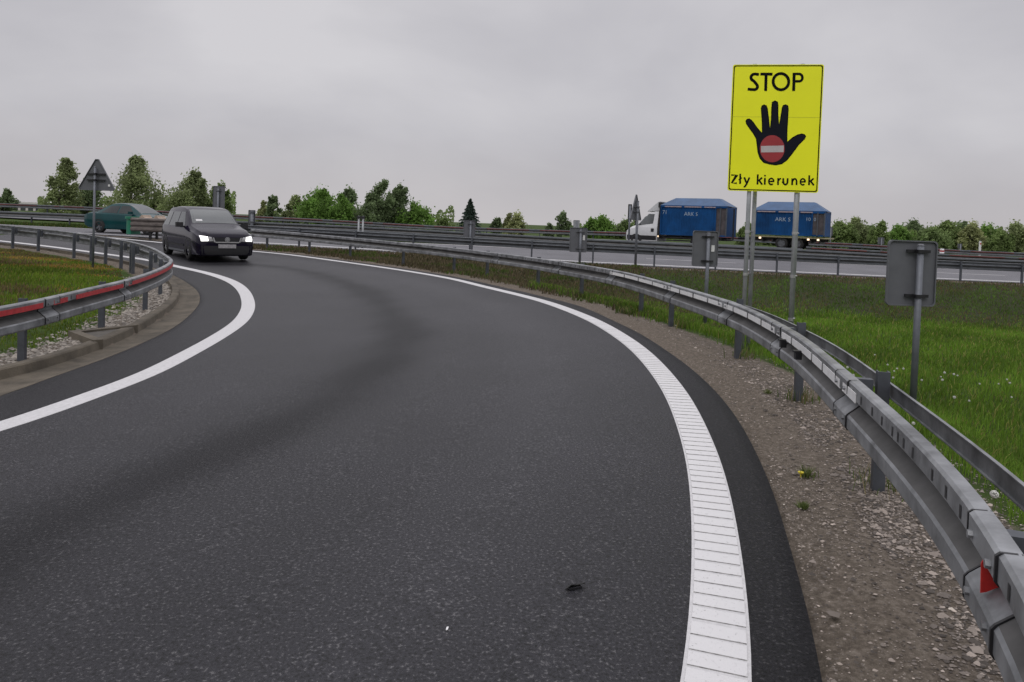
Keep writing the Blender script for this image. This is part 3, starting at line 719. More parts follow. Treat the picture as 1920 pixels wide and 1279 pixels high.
stroke(mb, [(256, 1060), (276, 1108)], W2); stroke(mb, [(301, 1061), (276, 1118), (262, 1139), (252, 1140)], W2)
stroke(mb, [(372, 1035), (370, 1120)], W2); stroke(mb, [(408, 1062), (378, 1090)], W2); stroke(mb, [(384, 1086), (410, 1121)], W2)
stroke(mb, [(433, 1064), (432, 1122)], W2); stroke(mb, [(433, 1040), (433, 1052)], W2)
stroke(mb, [(466, 1094), (508, 1094)] + arc_(487, 1094, 21, 26, 5, 310, 18), 13)
stroke(mb, [(545, 1066), (544, 1123)], W2); stroke(mb, [(549, 1086)] + arc_(566, 1090, 16, 20, 150, 75, 6), 13)
stroke(mb, [(588, 1066), (588, 1096)] + arc_(606, 1096, 18, 24, 180, 360, 10) + [(625, 1066)], W2)
stroke(mb, [(664, 1067), (663, 1124)], W2); stroke(mb, [(670, 1090)] + arc_(684, 1092, 16, 21, 150, 0, 10) + [(700, 1124)], 14)
stroke(mb, [(732, 1096), (772, 1096)] + arc_(752, 1096, 20, 26, 5, 310, 18), 13)
stroke(mb, [(806, 1040), (804, 1124)], W2); stroke(mb, [(842, 1066), (812, 1094)], W2); stroke(mb, [(818, 1090), (844, 1125)], W2)
mb.build('lettering', BLK, panel)
HAND = [(352, 735), (325, 690), (290, 645), (267, 612), (261, 588), (272, 570), (292, 566), (312, 575), (330, 595), (362, 638), (403, 684), (401, 600), (395, 520), (391, 480), (399, 455), (420, 446), (441, 455), (451, 480), (462, 560), (471, 643), (479, 560), (480, 480), (485, 425), (511, 410), (536, 422), (541, 450), (541, 520), (548, 612), (560, 540), (570, 470), (580, 449), (603, 441), (624, 452), (628, 480), (625, 560), (620, 650), (619, 757), (660, 720), (705, 694), (740, 686), (765, 692), (777, 710), (765, 735), (720, 780), (670, 850), (620, 915), (575, 948), (525, 958), (470, 951), (420, 938), (385, 900), (368, 850), (360, 790)]
def inset(poly, dd):
    o = []; n = len(poly); area = sum(poly[i][0]*poly[(i+1) % n][1]-poly[(i+1) % n][0]*poly[i][1] for i in range(n)); sg = 1 if area > 0 else -1
    for i in range(n):
        a, b, c = Vector(poly[i-1]), Vector(poly[i]), Vector(poly[(i+1) % n])
        e1 = (b-a).normalized(); e2 = (c-b).normalized(); n1_ = Vector((-e1.y, e1.x))*sg; n2_ = Vector((-e2.y, e2.x))*sg; q = n1_+n2_
        l = max(.6, 1+n1_.dot(n2_)); p = b+q/l*dd; o.append((p.x, p.y))
    return o
mb = MB(); mb.add([sfn(*uv(*p), .002) for p in HAND], [tuple(range(len(HAND)))]); hand = mb.build('hand_emblem', BLK, panel)
mb = MB(); H2 = inset(HAND, 9); mb.add([sfn(*uv(*p), .0027) for p in H2], [tuple(range(len(H2)))]); mb.build('hand_fill', mat('hand_navy', (.011, .012, .019), .8, 0, .1, spec=.1), hand)
mb = MB(); C_ = [uv(*p) for p in arc_(492, 818, 105, 114, 0, 351, 40)]; mb.add([sfn(*p, .0036) for p in C_], [tuple(range(len(C_)))]); mb.build('no_entry_disc', mat('disc_red', (.33, .026, .032), .45), hand)
mb = MB(); mb.add([sfn(*uv(*p), .0045) for p in ((395, 796), (590, 790), (588, 846), (397, 850))], [(0, 1, 2, 3)]); mb.build('white_bar', mat('disc_white', (.5, .46, .46), .5), hand)
for u in (-.30, .33):                            # legs: front and rear tube with braces
    lg = MB(); x0 = sfn(u, -SH/2, -.05)
    for h, rr, du in ((-.05, .03, 0), (-.20, .03, .10 if u < 0 else .045)):
        p = sfn(u+du, 0, h); lg.tube((p.x, p.y, -.3), (p.x, p.y, zc+SH/2+.015), rr, n=12)
    l_ = lg.build('leg', STEEL, stop, True)
    for zz_ in (.5, 1.1, 1.7):
        b = MB(); p = sfn(u, 0, -.05); q = sfn(u+.08, 0, -.20); b.tube((p.x, p.y, zz_), (q.x, q.y, zz_), .012); b.tube((p.x, p.y, zz_-.02), (p.x, p.y, zz_+.02), .036); b.build('brace', ALU, l_)

# ------------------------------------------------------------------ vehicles
def loft_body(name, m, S, parent, nsub=5):
    S = np.array(S, float); xs = []
    rows = []
    def sec(q):
        x, zb, zbelt, zt, wd, wt = q; zm = zb*.5+zbelt*.5
        half = [(wd-.10, zb), (wd-.03, zb+.03), (wd, zm), (wd-.015, zbelt-.05), (wd-.035, zbelt), (wt+.015, max(zbelt, zt-.10)+.0), (wt-.03, zt-.035), (wt-.14, zt-.008), (0, zt)]
        return [(x, -a, b) for a, b in half]+[(x, a, b) for a, b in half[-2::-1]]
    for i in range(len(S)-1):
        a = S[max(i-1, 0)]; b = S[i]; c = S[i+1]; d_ = S[min(i+2, len(S)-1)]
        for k in range(nsub):
            t = k/nsub; lin = b*(1-t)+c*t; cub = .5*((2*b)+(c-a)*t+(2*a-5*b+4*c-d_)*t*t+(3*b-a-3*c+d_)*t**3)
            rows.append(sec(lin*.45+cub*.55))
    rows.append(sec(S[-1]))
    mb = MB(); mb.sweep(rows, True); o = mb.build(name, m, parent)
    for p in o.data.polygons: p.use_smooth = True
    o.data.set_sharp_from_angle(angle=R(38)) if hasattr(o.data, 'set_sharp_from_angle') else None
    return o, BVHTree.FromPolygons([v.co for v in o.data.vertices], [tuple(p.vertices) for p in o.data.polygons])
def decal(name, m, bvh, quad, dirn, parent, nx=8, ny=5, off=.006):
    dirn = Vector(dirn).normalized(); A, B, C_, D_ = [Vector(p) for p in quad]; V = []; f = []
    for j in range(ny+1):
        for i in range(nx+1):
            u, v = i/nx, j/ny; p = (A*(1-u)+B*u)*(1-v)+(D_*(1-u)+C_*u)*v
            h = bvh.ray_cast(p-dirn*3, dirn)
            V.append((h[0] if h[0] is not None else bvh.find_nearest(p)[0])-dirn*off)
    for j in range(ny):
        for i in range(nx): a = j*(nx+1)+i; f.append((a, a+1, a+nx+2, a+nx+1))
    mb = MB(); mb.add(V, f); o = mb.build(name, m, parent, True); return o
def wheel(parent, x, y, r, side, wd=.2, m_rim=ALU, five=True):
    mb = MB(); prof = [(r*.62, wd/2), (r*.9, wd/2), (r, wd/2-.03), (r, -wd/2+.03), (r*.9, -wd/2), (r*.62, -wd/2)]; n = 24
    rows = [[(x+a*math.cos(t), y+b, r+a*math.sin(t)) for a, b in prof] for t in np.linspace(0, 2*math.pi, n+1)]
    mb.sweep(rows); ty = mb.build('wheel', RUBBER, parent, True)
    mb = MB(); yo = y+side*(wd/2-.03)
    mb.tube((x, yo-side*.08, r), (x, yo-side*.03, r), r*.64, n=20)
    for k in range(5):
        a = 2*math.pi*k/5; c = Vector((x+r*.33*math.cos(a), yo-side*.01, r+r*.33*math.sin(a))); mb.box(c, (r*.56, .03, .075), Matrix.Rotation(-a, 3, 'Y'))
    mb.tube((x, yo-side*.03, r), (x, yo+side*.015, r), r*.16, n=12); mb.build('rim', m_rim, ty)
def arch(parent, bvh, x, r, side, wmax):
    V = []; n = 14; mb = MB()
    c0 = None
    for rr in (0, r):
        for k in range(n+1):
            t = math.pi*k/n; xx = x+rr*math.cos(t); z = r*.86+rr*math.sin(t)
            h = bvh.ray_cast(Vector((xx, side*3, z)), Vector((0, -side, 0)))
            V.append((xx, (h[0].y if h[0] is not None else side*wmax)+side*.004, z))
    mb.add(V, [(k, k+1, n+2+k, n+1+k) for k in range(n)]); mb.build('wheel_arch', BLACK, parent)

# dark van with lit headlamps
VANP = mat('van_paint', (.0075, .0055, .0155), .12, 0, .15, 2, spec=.28)
vc = hit(421, 492); vh = R(-51); fd = Vector((math.cos(vh), math.sin(vh)))
ctr_v = Vector(vc)-fd*2.0
vz = float(Groad(*ctr_v))
van = thing('parked_car', 'x', 'car', (ctr_v.x, ctr_v.y, vz), vh); van.name = 'van'
tag(van, 'dark aubergine people carrier coming round the bend with both headlamps lit', 'car')
SV = [(2.20, .20, .58, .74, .70, .54), (2.15, .16, .68, .83, .80, .64), (2.0, .16, .76, .90, .855, .72), (1.72, .16, .84, .97, .89, .77), (1.30, .18, .90, 1.04, .895, .78), (1.02, .18, .94, 1.11, .895, .77), (.62, .18, .96, 1.37, .895, .715), (.24, .18, .97, 1.57, .895, .675), (-.25, .18, .98, 1.645, .895, .665), (-1.1, .18, 1.0, 1.64, .895, .665), (-1.75, .2, 1.01, 1.60, .885, .65), (-2.0, .24, 1.02, 1.48, .86, .64), (-2.13, .28, 1.0, 1.14, .83, .66), (-2.20, .34, .90, .97, .78, .64)]
vb, bv = loft_body('body', VANP, SV, van, 6)
decal('windscreen', GLASS, bv, [(.98, -.68, 1.7), (.98, .68, 1.7), (.28, .60, 1.7), (.28, -.60, 1.7)], (0, 0, -1), van, 12, 8)
for s in (-1, 1):
    for nm, xb0, xb1, xt0, xt1 in (('front_window', .72, -.12, .28, -.12), ('rear_window', -.2, -1.05, -.2, -1.02), ('quarter_window', -1.13, -1.8, -1.1, -1.7)):
        decal(nm, GLASS, bv, [(xb0, s, 1.01), (xb1, s, 1.01), (xt1, s, 1.46), (xt0, s, 1.46)], (0, -s, 0), van, 8, 5)
    for x in (1.30, -1.38): arch(van, bv, x, .37, s, .89); wheel(van, x, s*.79, .315, s)
    hl = decal('headlamp', ALU, bv, [(3, s*.40, .61), (3, s*.76, .60), (3, s*.78, .78), (3, s*.46, .73)], (-1, 0, 0), van, 8, 5, .012)
    decal('lit_lens', LAMP, bv, [(3, s*.55, .615), (3, s*.75, .61), (3, s*.765, .765), (3, s*.57, .745)], (-1, 0, 0), hl, 8, 5, .018)
    mb = MB(); mb.box((.72, s*1.0, 1.06), (.14, .2, .15)); mb.box((.72, s*.9, 1.0), (.06, .12, .05)); mb.build('mirror', BLACK, van)
    decal('door_moulding', BLACK, bv, [(.85, s, .40), (-.95, s, .40), (-.95, s, .46), (.85, s, .46)], (0, -s, 0), van, 8, 2, .012)
    decal('sill', GREYB, bv, [(.9, s, .22), (-1.0, s, .22), (-1.0, s, .29), (.9, s, .29)], (0, -s, 0), van, 8, 2, .012)
decal('grille', BLACK, bv, [(3, -.33, .60), (3, .33, .60), (3, .36, .72), (3, -.36, .72)], (-1, 0, 0), van, 8, 4, .012)
decal('lower_bumper', BLACK, bv, [(3, -.72, .19), (3, .72, .19), (3, .74, .47), (3, -.74, .47)], (-1, 0, 0), van, 12, 4, .008)
gr_ = decal('chrome_trim', ALU, bv, [(3, -.35, .56), (3, .35, .56), (3, .34, .595), (3, -.34, .595)], (-1, 0, 0), van, 8, 2, .02)
for s in (-1, 1): decal('chrome_trim', ALU, bv, [(3, s*.34, .58), (3, s*.385, .58), (3, s*.43, .72), (3, s*.39, .72)], (-1, 0, 0), van, 3, 4, .02)
x0 = bv.ray_cast(Vector((4, 0, .66)), Vector((-1, 0, 0)))[0].x
mb = MB(); mb.tube((x0, 0, .66), (x0+.03, 0, .66), .075, n=20); em = mb.build('emblem', ALU, van)
mb = MB(); rows = [[(x0+.032, a*math.cos(t), .66+a*math.sin(t)) for a in (.058, .068)] for t in np.linspace(0, 6.283, 24)]; mb.sweep(rows)
for pts in ([(-.03, .71), (0, .665), (.03, .71)], [(-.05, .69), (-.025, .615), (0, .65), (.025, .615), (.05, .69)]):
    for a, b in zip(pts[:-1], pts[1:]): mb.tube((x0+.032, a[0], a[1]), (x0+.032, b[0], b[1]), .006, n=6)
mb.build('emblem_mark', GREYB, em)
xp = bv.ray_cast(Vector((4, .2, .47)), Vector((-1, 0, 0)))[0].x
mb = MB(); mb.box((xp+.02, 0, .46), (.02, .52, .115)); mb.build('number_plate', mat('plate_grey', (.33, .32, .33), .5, 0, .3, 20), van)
decal('sun_strip', mat('pale_paper', (.6, .6, .6), .5), bv, [(.9, -.55, 1.5), (.9, -.36, 1.5), (.82, -.36, 1.5), (.82, -.55, 1.5)], (0, 0, -1), van, 3, 2, .012)

# green saloon
GRN = mat('teal_paint', (.004, .045, .05), .15, 0, .15, 2, spec=.3)
gc = hit(236, 438.5); gh = R(-14)
gcar = thing('saloon', 'teal green saloon passing on the through road behind the guardrails at left', 'car', (gc[0]+.1, gc[1]+.7, float(Groad(gc[0], gc[1]+.7))), gh)
SG = [(2.22, .30, .50, .56, .62, .46), (2.10, .22, .60, .68, .78, .62), (1.75, .18, .68, .80, .84, .72), (1.1, .18, .78, .90, .86, .74), (.86, .18, .82, .95, .86, .72), (.45, .18, .86, 1.20, .86, .62), (.05, .18, .88, 1.37, .86, .55), (-.4, .18, .89, 1.42, .86, .54), (-.9, .18, .90, 1.37, .86, .54), (-1.35, .18, .91, 1.16, .855, .60), (-1.62, .2, .90, 1.0, .85, .68), (-2.0, .24, .88, .96, .82, .68), (-2.22, .34, .82, .90, .76, .62)]
gb, bg = loft_body('body', GRN, SG, gcar, 6)
decal('windscreen', GLASS, bg, [(.82, -.64, 1.5), (.82, .64, 1.5), (.1, .5, 1.5), (.1, -.5, 1.5)], (0, 0, -1), gcar, 10, 7)
decal('rear_screen', GLASS, bg, [(-1.5, -.6, 1.5), (-1.5, .6, 1.5), (-.98, .48, 1.5), (-.98, -.48, 1.5)], (0, 0, -1), gcar, 10, 7)
for s in (-1, 1):
    decal('front_window', DGLASS, bg, [(.52, s, .93), (-.28, s, .93), (-.28, s, 1.28), (.14, s, 1.28)], (0, -s, 0), gcar, 8, 5)
    decal('rear_window', DGLASS, bg, [(-.35, s, .93), (-1.22, s, .95), (-.9, s, 1.25), (-.35, s, 1.28)], (0, -s, 0), gcar, 8, 5)
    for x in (1.32, -1.3): arch(gcar, bg, x, .345, s, .85); wheel(gcar, x, s*.76, .295, s, .2, GREYB)
    decal('headlamp', WHITE, bg, [(3, s*.42, .52), (3, s*.72, .53), (3, s*.72, .64), (3, s*.44, .60)], (-1, 0, 0), gcar, 5, 3, .012)
    decal('tail_lamp', RED, bg, [(-3, s*.5, .68), (-3, s*.76, .68), (-3, s*.76, .82), (-3, s*.5, .82)], (1, 0, 0), gcar, 5, 3, .012)
    mb = MB(); mb.box((.5, s*.93, .97), (.14, .16, .12)); mb.build('mirror', GRN, gcar)

# lorry with blue container and trailer
TB = mat('container_blue', (.003, .052, .17), .6, 0, .35, 1.2, spec=.2); TR2 = mat('roof_tarpaulin', (.032, .085, .185), .5, 0, .2, 2)
TWH = mat('cab_white', (.58, .59, .60), .35, 0, .05)
HD = R(149); NOSE = at(1181.5, 455, 50.2); TRKD = 50.2-2.92*math.sin(HD); tx0 = NOSE.x
tz = at(1215, 460.5, TRKD).z
lor = thing('lorry', 'white cab lorry carrying a blue container with hipped tarpaulin roof', 'lorry', (tx0-2.92*math.cos(HD), TRKD, tz), HD)
SC = [(2.92, .35, .80, .90, .82, .62), (2.82, .30, 1.0, 1.08, .92, .76), (2.5, .30, 1.14, 1.28, .98, .84), (2.2, .30, 1.2, 1.4, 1.0, .84), (1.75, .30, 1.25, 1.86, 1.0, .76), (1.35, .30, 1.28, 2.2, 1.0, .72), (1.0, .30, 1.28, 2.34, 1.0, .72), (.66, .30, 1.28, 2.36, 1.0, .74)]
cb, bc = loft_body('cab', TWH, SC, lor, 5)
decal('windscreen', GLASS, bc, [(2.2, -.76, 3), (2.2, .76, 3), (1.36, .62, 3), (1.36, -.62, 3)], (0, 0, -1), cb, 8, 6, .01)
for s in (-1, 1):
    decal('side_window', GLASS, bc, [(2.08, s*2, 1.34), (.98, s*2, 1.5), (.94, s*2, 2.14), (1.45, s*2, 2.14)], (0, -s, 0), cb, 8, 5, .012)
    decal('lower_skirt', BLACK, bc, [(2.8, s*2, .32), (.7, s*2, .32), (.7, s*2, .68), (2.8, s*2, .68)], (0, -s, 0), cb, 8, 3, .012)
    mb = MB(); mb.box((2.1, s*1.13, 1.5), (.12, .2, .34)); mb.tube((2.1, s*.95, 1.42), (2.1, s*1.1, 1.42), .02); mb.build('mirror', BLACK, cb)
    mb = MB(); mb.box((.98, s*1.008, 1.06), (.2, .02, .22)); mb.build('vent', BLACK, cb)
    decal('headlamp', ALU, bc, [(4, s*.5, .85), (4, s*.86, .85), (4, s*.86, 1.02), (4, s*.56, .98)], (-1, 0, 0), cb, 4, 3, .012)
    arch(cb, bc, 2.12, .42, s, 1.0)
    wheel(lor, 2.12, s*.9, .36, s, .22); wheel(lor, -2.0, s*.88, .36, s, .36, GREYB)
decal('bumper', BLACK, bc, [(4, -.8, .38), (4, .8, .38), (4, .84, .68), (4, -.84, .68)], (-1, 0, 0), cb, 8, 3, .012)
mb = MB(); mb.prism([(1.5, 2.3), (.62, 2.38), (.62, 3.0), (.72, 2.98), (1.15, 2.62)], lambda a, b, h: (a, h, b), -.7, .7); mb.build('wind_deflector', TWH, lor)
TXTM = mat('faded_lettering', (.30, .38, .48), .6, 0, .35, 12)
def text(parent, s_, size, loc, rot, m, name='lettering'):
    cu = bpy.data.curves.new(name, 'FONT'); cu.body = s_; cu.size = size; cu.extrude = .002; cu.resolution_u = 2
    o = bpy.data.objects.new(name, cu); COL.objects.link(o); dg = bpy.context.evaluated_depsgraph_get(); dg.update()
    me = bpy.data.meshes.new_from_object(o.evaluated_get(dg)); bpy.data.objects.remove(o); bpy.data.curves.remove(cu)
    me.materials.clear(); me.materials.append(m); q = bpy.data.objects.new(name, me); COL.objects.link(q); q.parent = parent; q.location = loc; q.rotation_euler = rot; return q
def container(parent, x0, x1, z0, z1, zr, hw, marks):
    mb = MB(); n = int((x0-x1-.8)/.16)
    prof = []
    xs = np.linspace(x0, x1+.75, n*4+1)
    for s in (1, -1):                              # corrugated long sides
        rows = [[(x, s*(hw-(.02 if (i//2) % 2 else 0)), z) for i, x in enumerate(xs)] for z in (z0, z1-.14)]
        mb.sweep(rows)
    mb.box(((x0+x1)/2, 0, (z0+z1)/2-.02), (x0-x1-.02, 2*hw-.06, z1-z0-.06))
    for s in (1, -1):
        mb.box(((x0+x1)/2, s*(hw-.01), z1-.075), (x0-x1, .12, .13)); mb.box(((x0+x1)/2, s*(hw-.01), z0+.05), (x0-x1, .08, .1))
    c = mb.build('container', TB, parent)
    for s in (1, -1):
        for x in (x0-.04, x1+.72, x1+.42, x1+.04):
            b = MB(); b.box((x, s*(hw+.015), (z0+z1)/2-.02), (.07, .07, z1-z0-.12)); b.build('corner_post', POSTM if x < x1+.6 else TB, c)
        b = MB(); b.box((x1+.38, s*(hw-.024), (z0+z1)/2), (.66, .02, z1-z0-.2)); b.build('end_frame', mat('rusty_frame', (.07, .06, .065), .7, 0, .4, 4), c)
        for a, bb in ((.06, .33), (.36, .63), (.66, .84)):
            xa_, xb_ = x0-(x0-x1)*a, x0-(x0-x1)*bb; b = MB(); b.box(((xa_+xb_)/2, s*(hw+.054), z1-.085), (abs(xa_-xb_)-.06, .006, .07)); b.build('reflective_tape', mat('grimy_tape', (.33, .26, .27), .6, 0, .3, 8), c)
    b = MB(); e = .75; hr = hw*.35
    P = [(x0+.03, -hw-.03, z1), (x0+.03, hw+.03, z1), (x1-.03, hw+.03, z1), (x1-.03, -hw-.03, z1), (x0-e, -hr, zr), (x0-e, hr, zr), (x1+e, hr, zr), (x1+e, -hr, zr)]
    b.add(P, [(0, 1, 5, 4), (1, 2, 6, 5), (2, 3, 7, 6), (3, 0, 4, 7), (4, 5, 6, 7), (3, 2, 1, 0)]); b.build('tarpaulin_roof', TR2, c)
    for s_, sz, x, z in marks: text(c, s_, sz, (x, hw+.008, z), (R(90), 0, R(180)), TXTM)
    return c
PX = F/TRKD
def tzz(py, px): return at(px, py, TRKD).z-tz
X0 = .38; X1 = -4.0; TRKD -= 1.5
zE, zB, zRg = tzz(386.5, 1310), .78, tzz(372, 1315)
container(lor, X0, X1, zB, zE, zRg, 1.2, [('71', .34, X0-.12, zE-.58), ('ARK S', .34, X0-1.6, zE-.66)])
mb = MB()
for s in (-1, 1): mb.box((-1.3, s*.42, .62), (5.2, .1, .2)); mb.box((-.9, s*1.08, .42), (2.2, .03, .06)); mb.box((-.9, s*1.08, .62), (2.2, .03, .06))
for x in (.2, -1, -2.6, -3.6): mb.box((x, 0, .66), (.1, 2.1, .12))
mb.build('chassis', BLACK, lor)
mb = MB(); mb.box((-.9, 1.1, .25), (2.4, .04, .06)); mb.build('side_guard', mat('pale_yellow_bar', (.45, .42, .2), .6), lor)
mb = MB(); mb.box((.52, 0, 1.75), (.06, 1.9, 2.0))
for z in (1.0, 1.5, 2.0, 2.5): mb.box((.50, 0, z), (.1, 2.2, .05))
mb.box((.5, 0, zE+.02), (.25, 2.0, .35)); mb.build('headboard', BLACK, lor)
for s in (-1, 1):
    mb = MB(); mb.box((.52, s*1.12, .66), (.05, .04, .1)); mb.build('side_marker', AMBER, lor)
mb = MB(); mb.tube((-4.35, .9, .6), (-4.35, .9, zE-.15), .05); mb.tube((-4.35, .9, .6), (-3.7, .9, .6), .05); mb.build('hook_post', BLACK, lor)
TD = 44.8; ttz = at(1480, 467, TD).z; ttx = at(1482, 460, TD).x
trl = thing('trailer', 'flat two axle trailer carrying a second blue container with hipped tarpaulin roof', 'trailer', (ttx, TD, ttz), HD)
def tz2(py, px): return at(px, py, TD-.6).z-ttz
zE2, zR2 = tz2(395.5, 1484), tz2(378.5, 1484)
hwT = 2.1
container(trl, hwT, -hwT, .84, zE2, zR2, 1.2, [('ARK S', .34, .75, zE2-.66), ('1010', .3, -1.0, zE2-.6)])
mb = MB(); mb.box((0, 0, .74), (2*hwT+.5, 2.3, .08)); mb.build('deck', mat('deck_edge', (.33, .3, .18), .7, 0, .3), trl)
mb = MB()
for s in (-1, 1): mb.box((0, s*.45, .6), (2*hwT, .1, .18)); mb.tube((hwT, s*.4, .6), (hwT+1.1, 0, .55), .05)
for x in (1.5, .9, -1.3, -1.8): mb.box((x, 0, .5), (.08, 2.0, .2))
mb.build('chassis', BLACK, trl)
for x in (.35, -.55):
    for s in (-1, 1): wheel(trl, x, s*.95, .36, s, .26, GREYB)
for x in (1.6, -1.2, -1.75):
    mb = MB(); mb.box((x, 1.17, .64), (.12, .05, .1)); mb.build('side_marker', AMBER, trl)
mb = MB(); mb.box((hwT-.25, 1.225, zE2-.08), (.2, .02, .08)); mb.build('marker_light', WHITE, trl)

# ------------------------------------------------------------------ trees
BARK = mat('bark', (.07, .055, .045), .9, 0, .3, 8)
def leafmat(n, c):
    M = mat(n, c, .7, 0, .35, .9, spec=.25, attr='tint'); t = M.node_tree; p = t.nodes['Principled BSDF']
    tr = t.nodes.new('ShaderNodeBsdfTranslucent'); ms = t.nodes.new('ShaderNodeMixShader'); ms.inputs[0].default_value = .5
    src = p.inputs['Base Color'].links[0].from_socket; t.links.new(src, tr.inputs[0]); o = t.nodes['Material Output']
    t.links.new(p.outputs[0], ms.inputs[1]); t.links.new(tr.outputs[0], ms.inputs[2]); t.links.new(ms.outputs[0], o.inputs[0]); return M
LEAF = {'birch': leafmat('birch_leaf', (.25, .30, .135)), 'green': leafmat('bright_leaf', (.16, .28, .06)), 'dark': leafmat('dark_leaf', (.17, .23, .11)), 'pale': leafmat('pale_leaf', (.32, .35, .16)), 'fir': leafmat('fir_needle', (.055, .085, .065)), 'mid': leafmat('mid_leaf', (.19, .26, .09)), 'far': leafmat('far_leaf', (.19, .26, .10))}
def tree(label, px, pytop, wpx, d, kind='mid', dens=1.0, lean=.1, name='tree', seed=None, shape='round', base_frac=.12, group=None):
    r = np.random.default_rng(seed if seed is not None else int(px*7+d))
    top = at(px, pytop, d); gx_, gy_ = top.x, d; g0 = gz(gx_, gy_) if d < 100 else .3
    H = max(1.2, top.z-g0); Wd = wpx/F*d
    t = thing(name, label, 'tree', (gx_, gy_, g0), 0, group)
    mb = MB(); nl = 7
    topv = Vector((lean*H*.18, 0, H*.9)); p0 = Vector((0, 0, -.2)); r0_ = .022*H+.02; segs = 6; pts = []
    for i in range(segs+1):
        f = i/segs; pts.append(p0.lerp(topv, f)+Vector((r.normal()*.02*H*f, r.normal()*.02*H*f, 0)))
    for i in range(segs): mb.tube(pts[i], pts[i+1], r0_*(1-i/segs*.85), r0_*(1-(i+1)/segs*.85), n=6, cap=False)
    lobes = []
    if shape == 'fir':
        nl = 0
    else:
        nlob = int(20+14*dens); Wd *= 1.25
        for k in range(nlob):
            f = r.uniform(base_frac, .95); a = r.uniform(0, 6.28)
            env = math.sin(math.pi*min(1, (f*.88+.16)))**.8 if shape == 'round' else (1-f*.85)**.8
            rad = Wd/2*env*r.uniform(.35, .95); c = pts[0].lerp(topv, f)+Vector((rad*.75*math.cos(a)+lean*.3*f*Wd, rad*.75*math.sin(a), 0))
            lobes.append((c, Wd*r.uniform(.06, .13)*(.6+.5*env), r.uniform(.75, 1.25)))
            s0_ = pts[min(segs, max(0, int(f*segs*.8)))]; mb.tube(s0_, c, r0_*.32, r0_*.1, n=5, cap=False)
        lobes.append((topv+Vector((lean*.25*Wd, 0, -.02*H)), Wd*.10, 1.2))
        for k in range(int(7+5*dens)):                       # upright plumes breaking the outline
            c, rr, br = lobes[int(r.integers(0, len(lobes)))]; L_ = r.uniform(.10, .22)*H; dv = Vector((lean*.8+r.normal()*.35, r.normal()*.3, .8)).normalized()
            if c.z+L_ > H*1.02: L_ = max(.05*H, H*1.02-c.z)
            for q in np.linspace(.2, 1, 4): lobes.append((c+dv*(L_*q), Wd*.055*(1.25-q), br))
    mb.build('trunk', BARK, t)
    # leaves: small tilted quads through each lobe's volume
    V = []; C = []; ls = max(.06, .0017*d)*(1.0 if shape != 'fir' else .9)
    if shape == 'fir':
        n = int(2600*dens); f = r.uniform(.04, 1, n)**.8; tier = (f*11) % 1.0
        rad = Wd/2*(1-f)**.9*(.45+.55*(1-tier))*r.uniform(.15, 1, n)**.5+.02; a = r.uniform(0, 6.28, n)
        P = np.stack([rad*np.cos(a), rad*np.sin(a), f*H-.22*rad], 1); tn = r.uniform(.6, 1.4, n)
    else:
        per = int(80*dens**.5*max(1, (Wd*H)**.5/3.5)); P = []; tn = []
        for c, rr, br in lobes:
            q = r.normal(size=(per, 3)); q /= np.linalg.norm(q, axis=1)[:, None]; q *= (r.uniform(0, 1, per)**.45)[:, None]
            cl = r.uniform(0, 1, per) < .35                      # stray twigs reaching out and leaning with the wind
            q[cl] *= r.uniform(1.1, 1.75, (cl.sum(), 1)); q[cl] += np.array([lean*.6, 0, .25]); 
            P.append(np.array(c)+q*np.array([rr*1.1, rr*1.1, rr*1.25])); tn.append(np.full(per, br)*r.uniform(.8, 1.2, per))
        P = np.concatenate(P); tn = np.concatenate(tn); n = len(P); P[:, 2] = np.maximum(P[:, 2], .05*H)
    u = r.normal(size=(n, 3)); u += np.array([lean*1.2, 0, .5 if shape != 'fir' else -.1]); u /= np.linalg.norm(u, axis=1)[:, None]
    v = np.cross(u, r.normal(size=(n, 3))); v /= np.linalg.norm(v, axis=1)[:, None]
    sz = ls*r.uniform(.6, 1.5, n)[:, None]
    V = np.stack([P-u*sz, P+v*sz*.55, P+u*sz, P-v*sz*.55], 1).reshape(-1, 3)
    tri_mesh('crown', V, np.arange(len(V)).reshape(-1, 4), LEAF[kind], np.repeat(np.repeat(tn[:, None], 4, 0), 3, 1), t)
    return t
tree('dark pine cut by the left edge of the picture', 2, 358, 46, 62, 'dark', .9, .5)
tree('slim pale birch left of the triangular sign', 112, 300, 84, 66, 'birch', 1.0, .25, shape='cone')
tree('low dark bush under the triangular sign', 165, 338, 60, 70, 'dark', 1.0, .1)
tree('tall leafy birch right of the triangular sign', 246, 300, 108, 66, 'birch', 1.6, .2)
tree('small shrub between the tall birch and the tree behind the van', 292, 362, 40, 72, 'mid', .8, .2)
tree('feathery wind-bent tree behind the roof of the dark van', 344, 324, 104, 66, 'birch', 1.5, .35)
tree('slender tree just behind the tall grey sign', 407, 340, 52, 68, 'mid', 1.0, .3)
tree('thin sapling at the left end of the middle clump', 490, 376, 18, 74, 'pale', .5, .2)
tree('dark pine at the left of the middle clump', 512, 366, 34, 70, 'dark', .9, .1)
tree('thin leafy tree between the dark pine and the bright round tree', 545, 366, 40, 72, 'birch', .8, .3)
tree('bright green round tree in the middle clump', 598, 354, 92, 66, 'green', 1.9, .1)
tree('bright green lower tree joined to the bright round one', 640, 372, 60, 64, 'green', 1.3, .1)
tree('grey green poplar behind the bright round tree', 645, 350, 64, 76, 'dark', 1.0, .25)
tree('tall swaying tree behind the pair of bare poles', 690, 341, 76, 66, 'dark', 1.5, .5)
tree('tall swaying tree, rightmost of the middle clump, leaning right', 722, 346, 72, 68, 'dark', 1.4, .7)
tree('bright spreading bush right of the swaying trees', 775, 386, 84, 68, 'green', 1.4, .15)
tree('low bush tailing off left of the fir', 832, 412, 44, 72, 'mid', .8, .1)
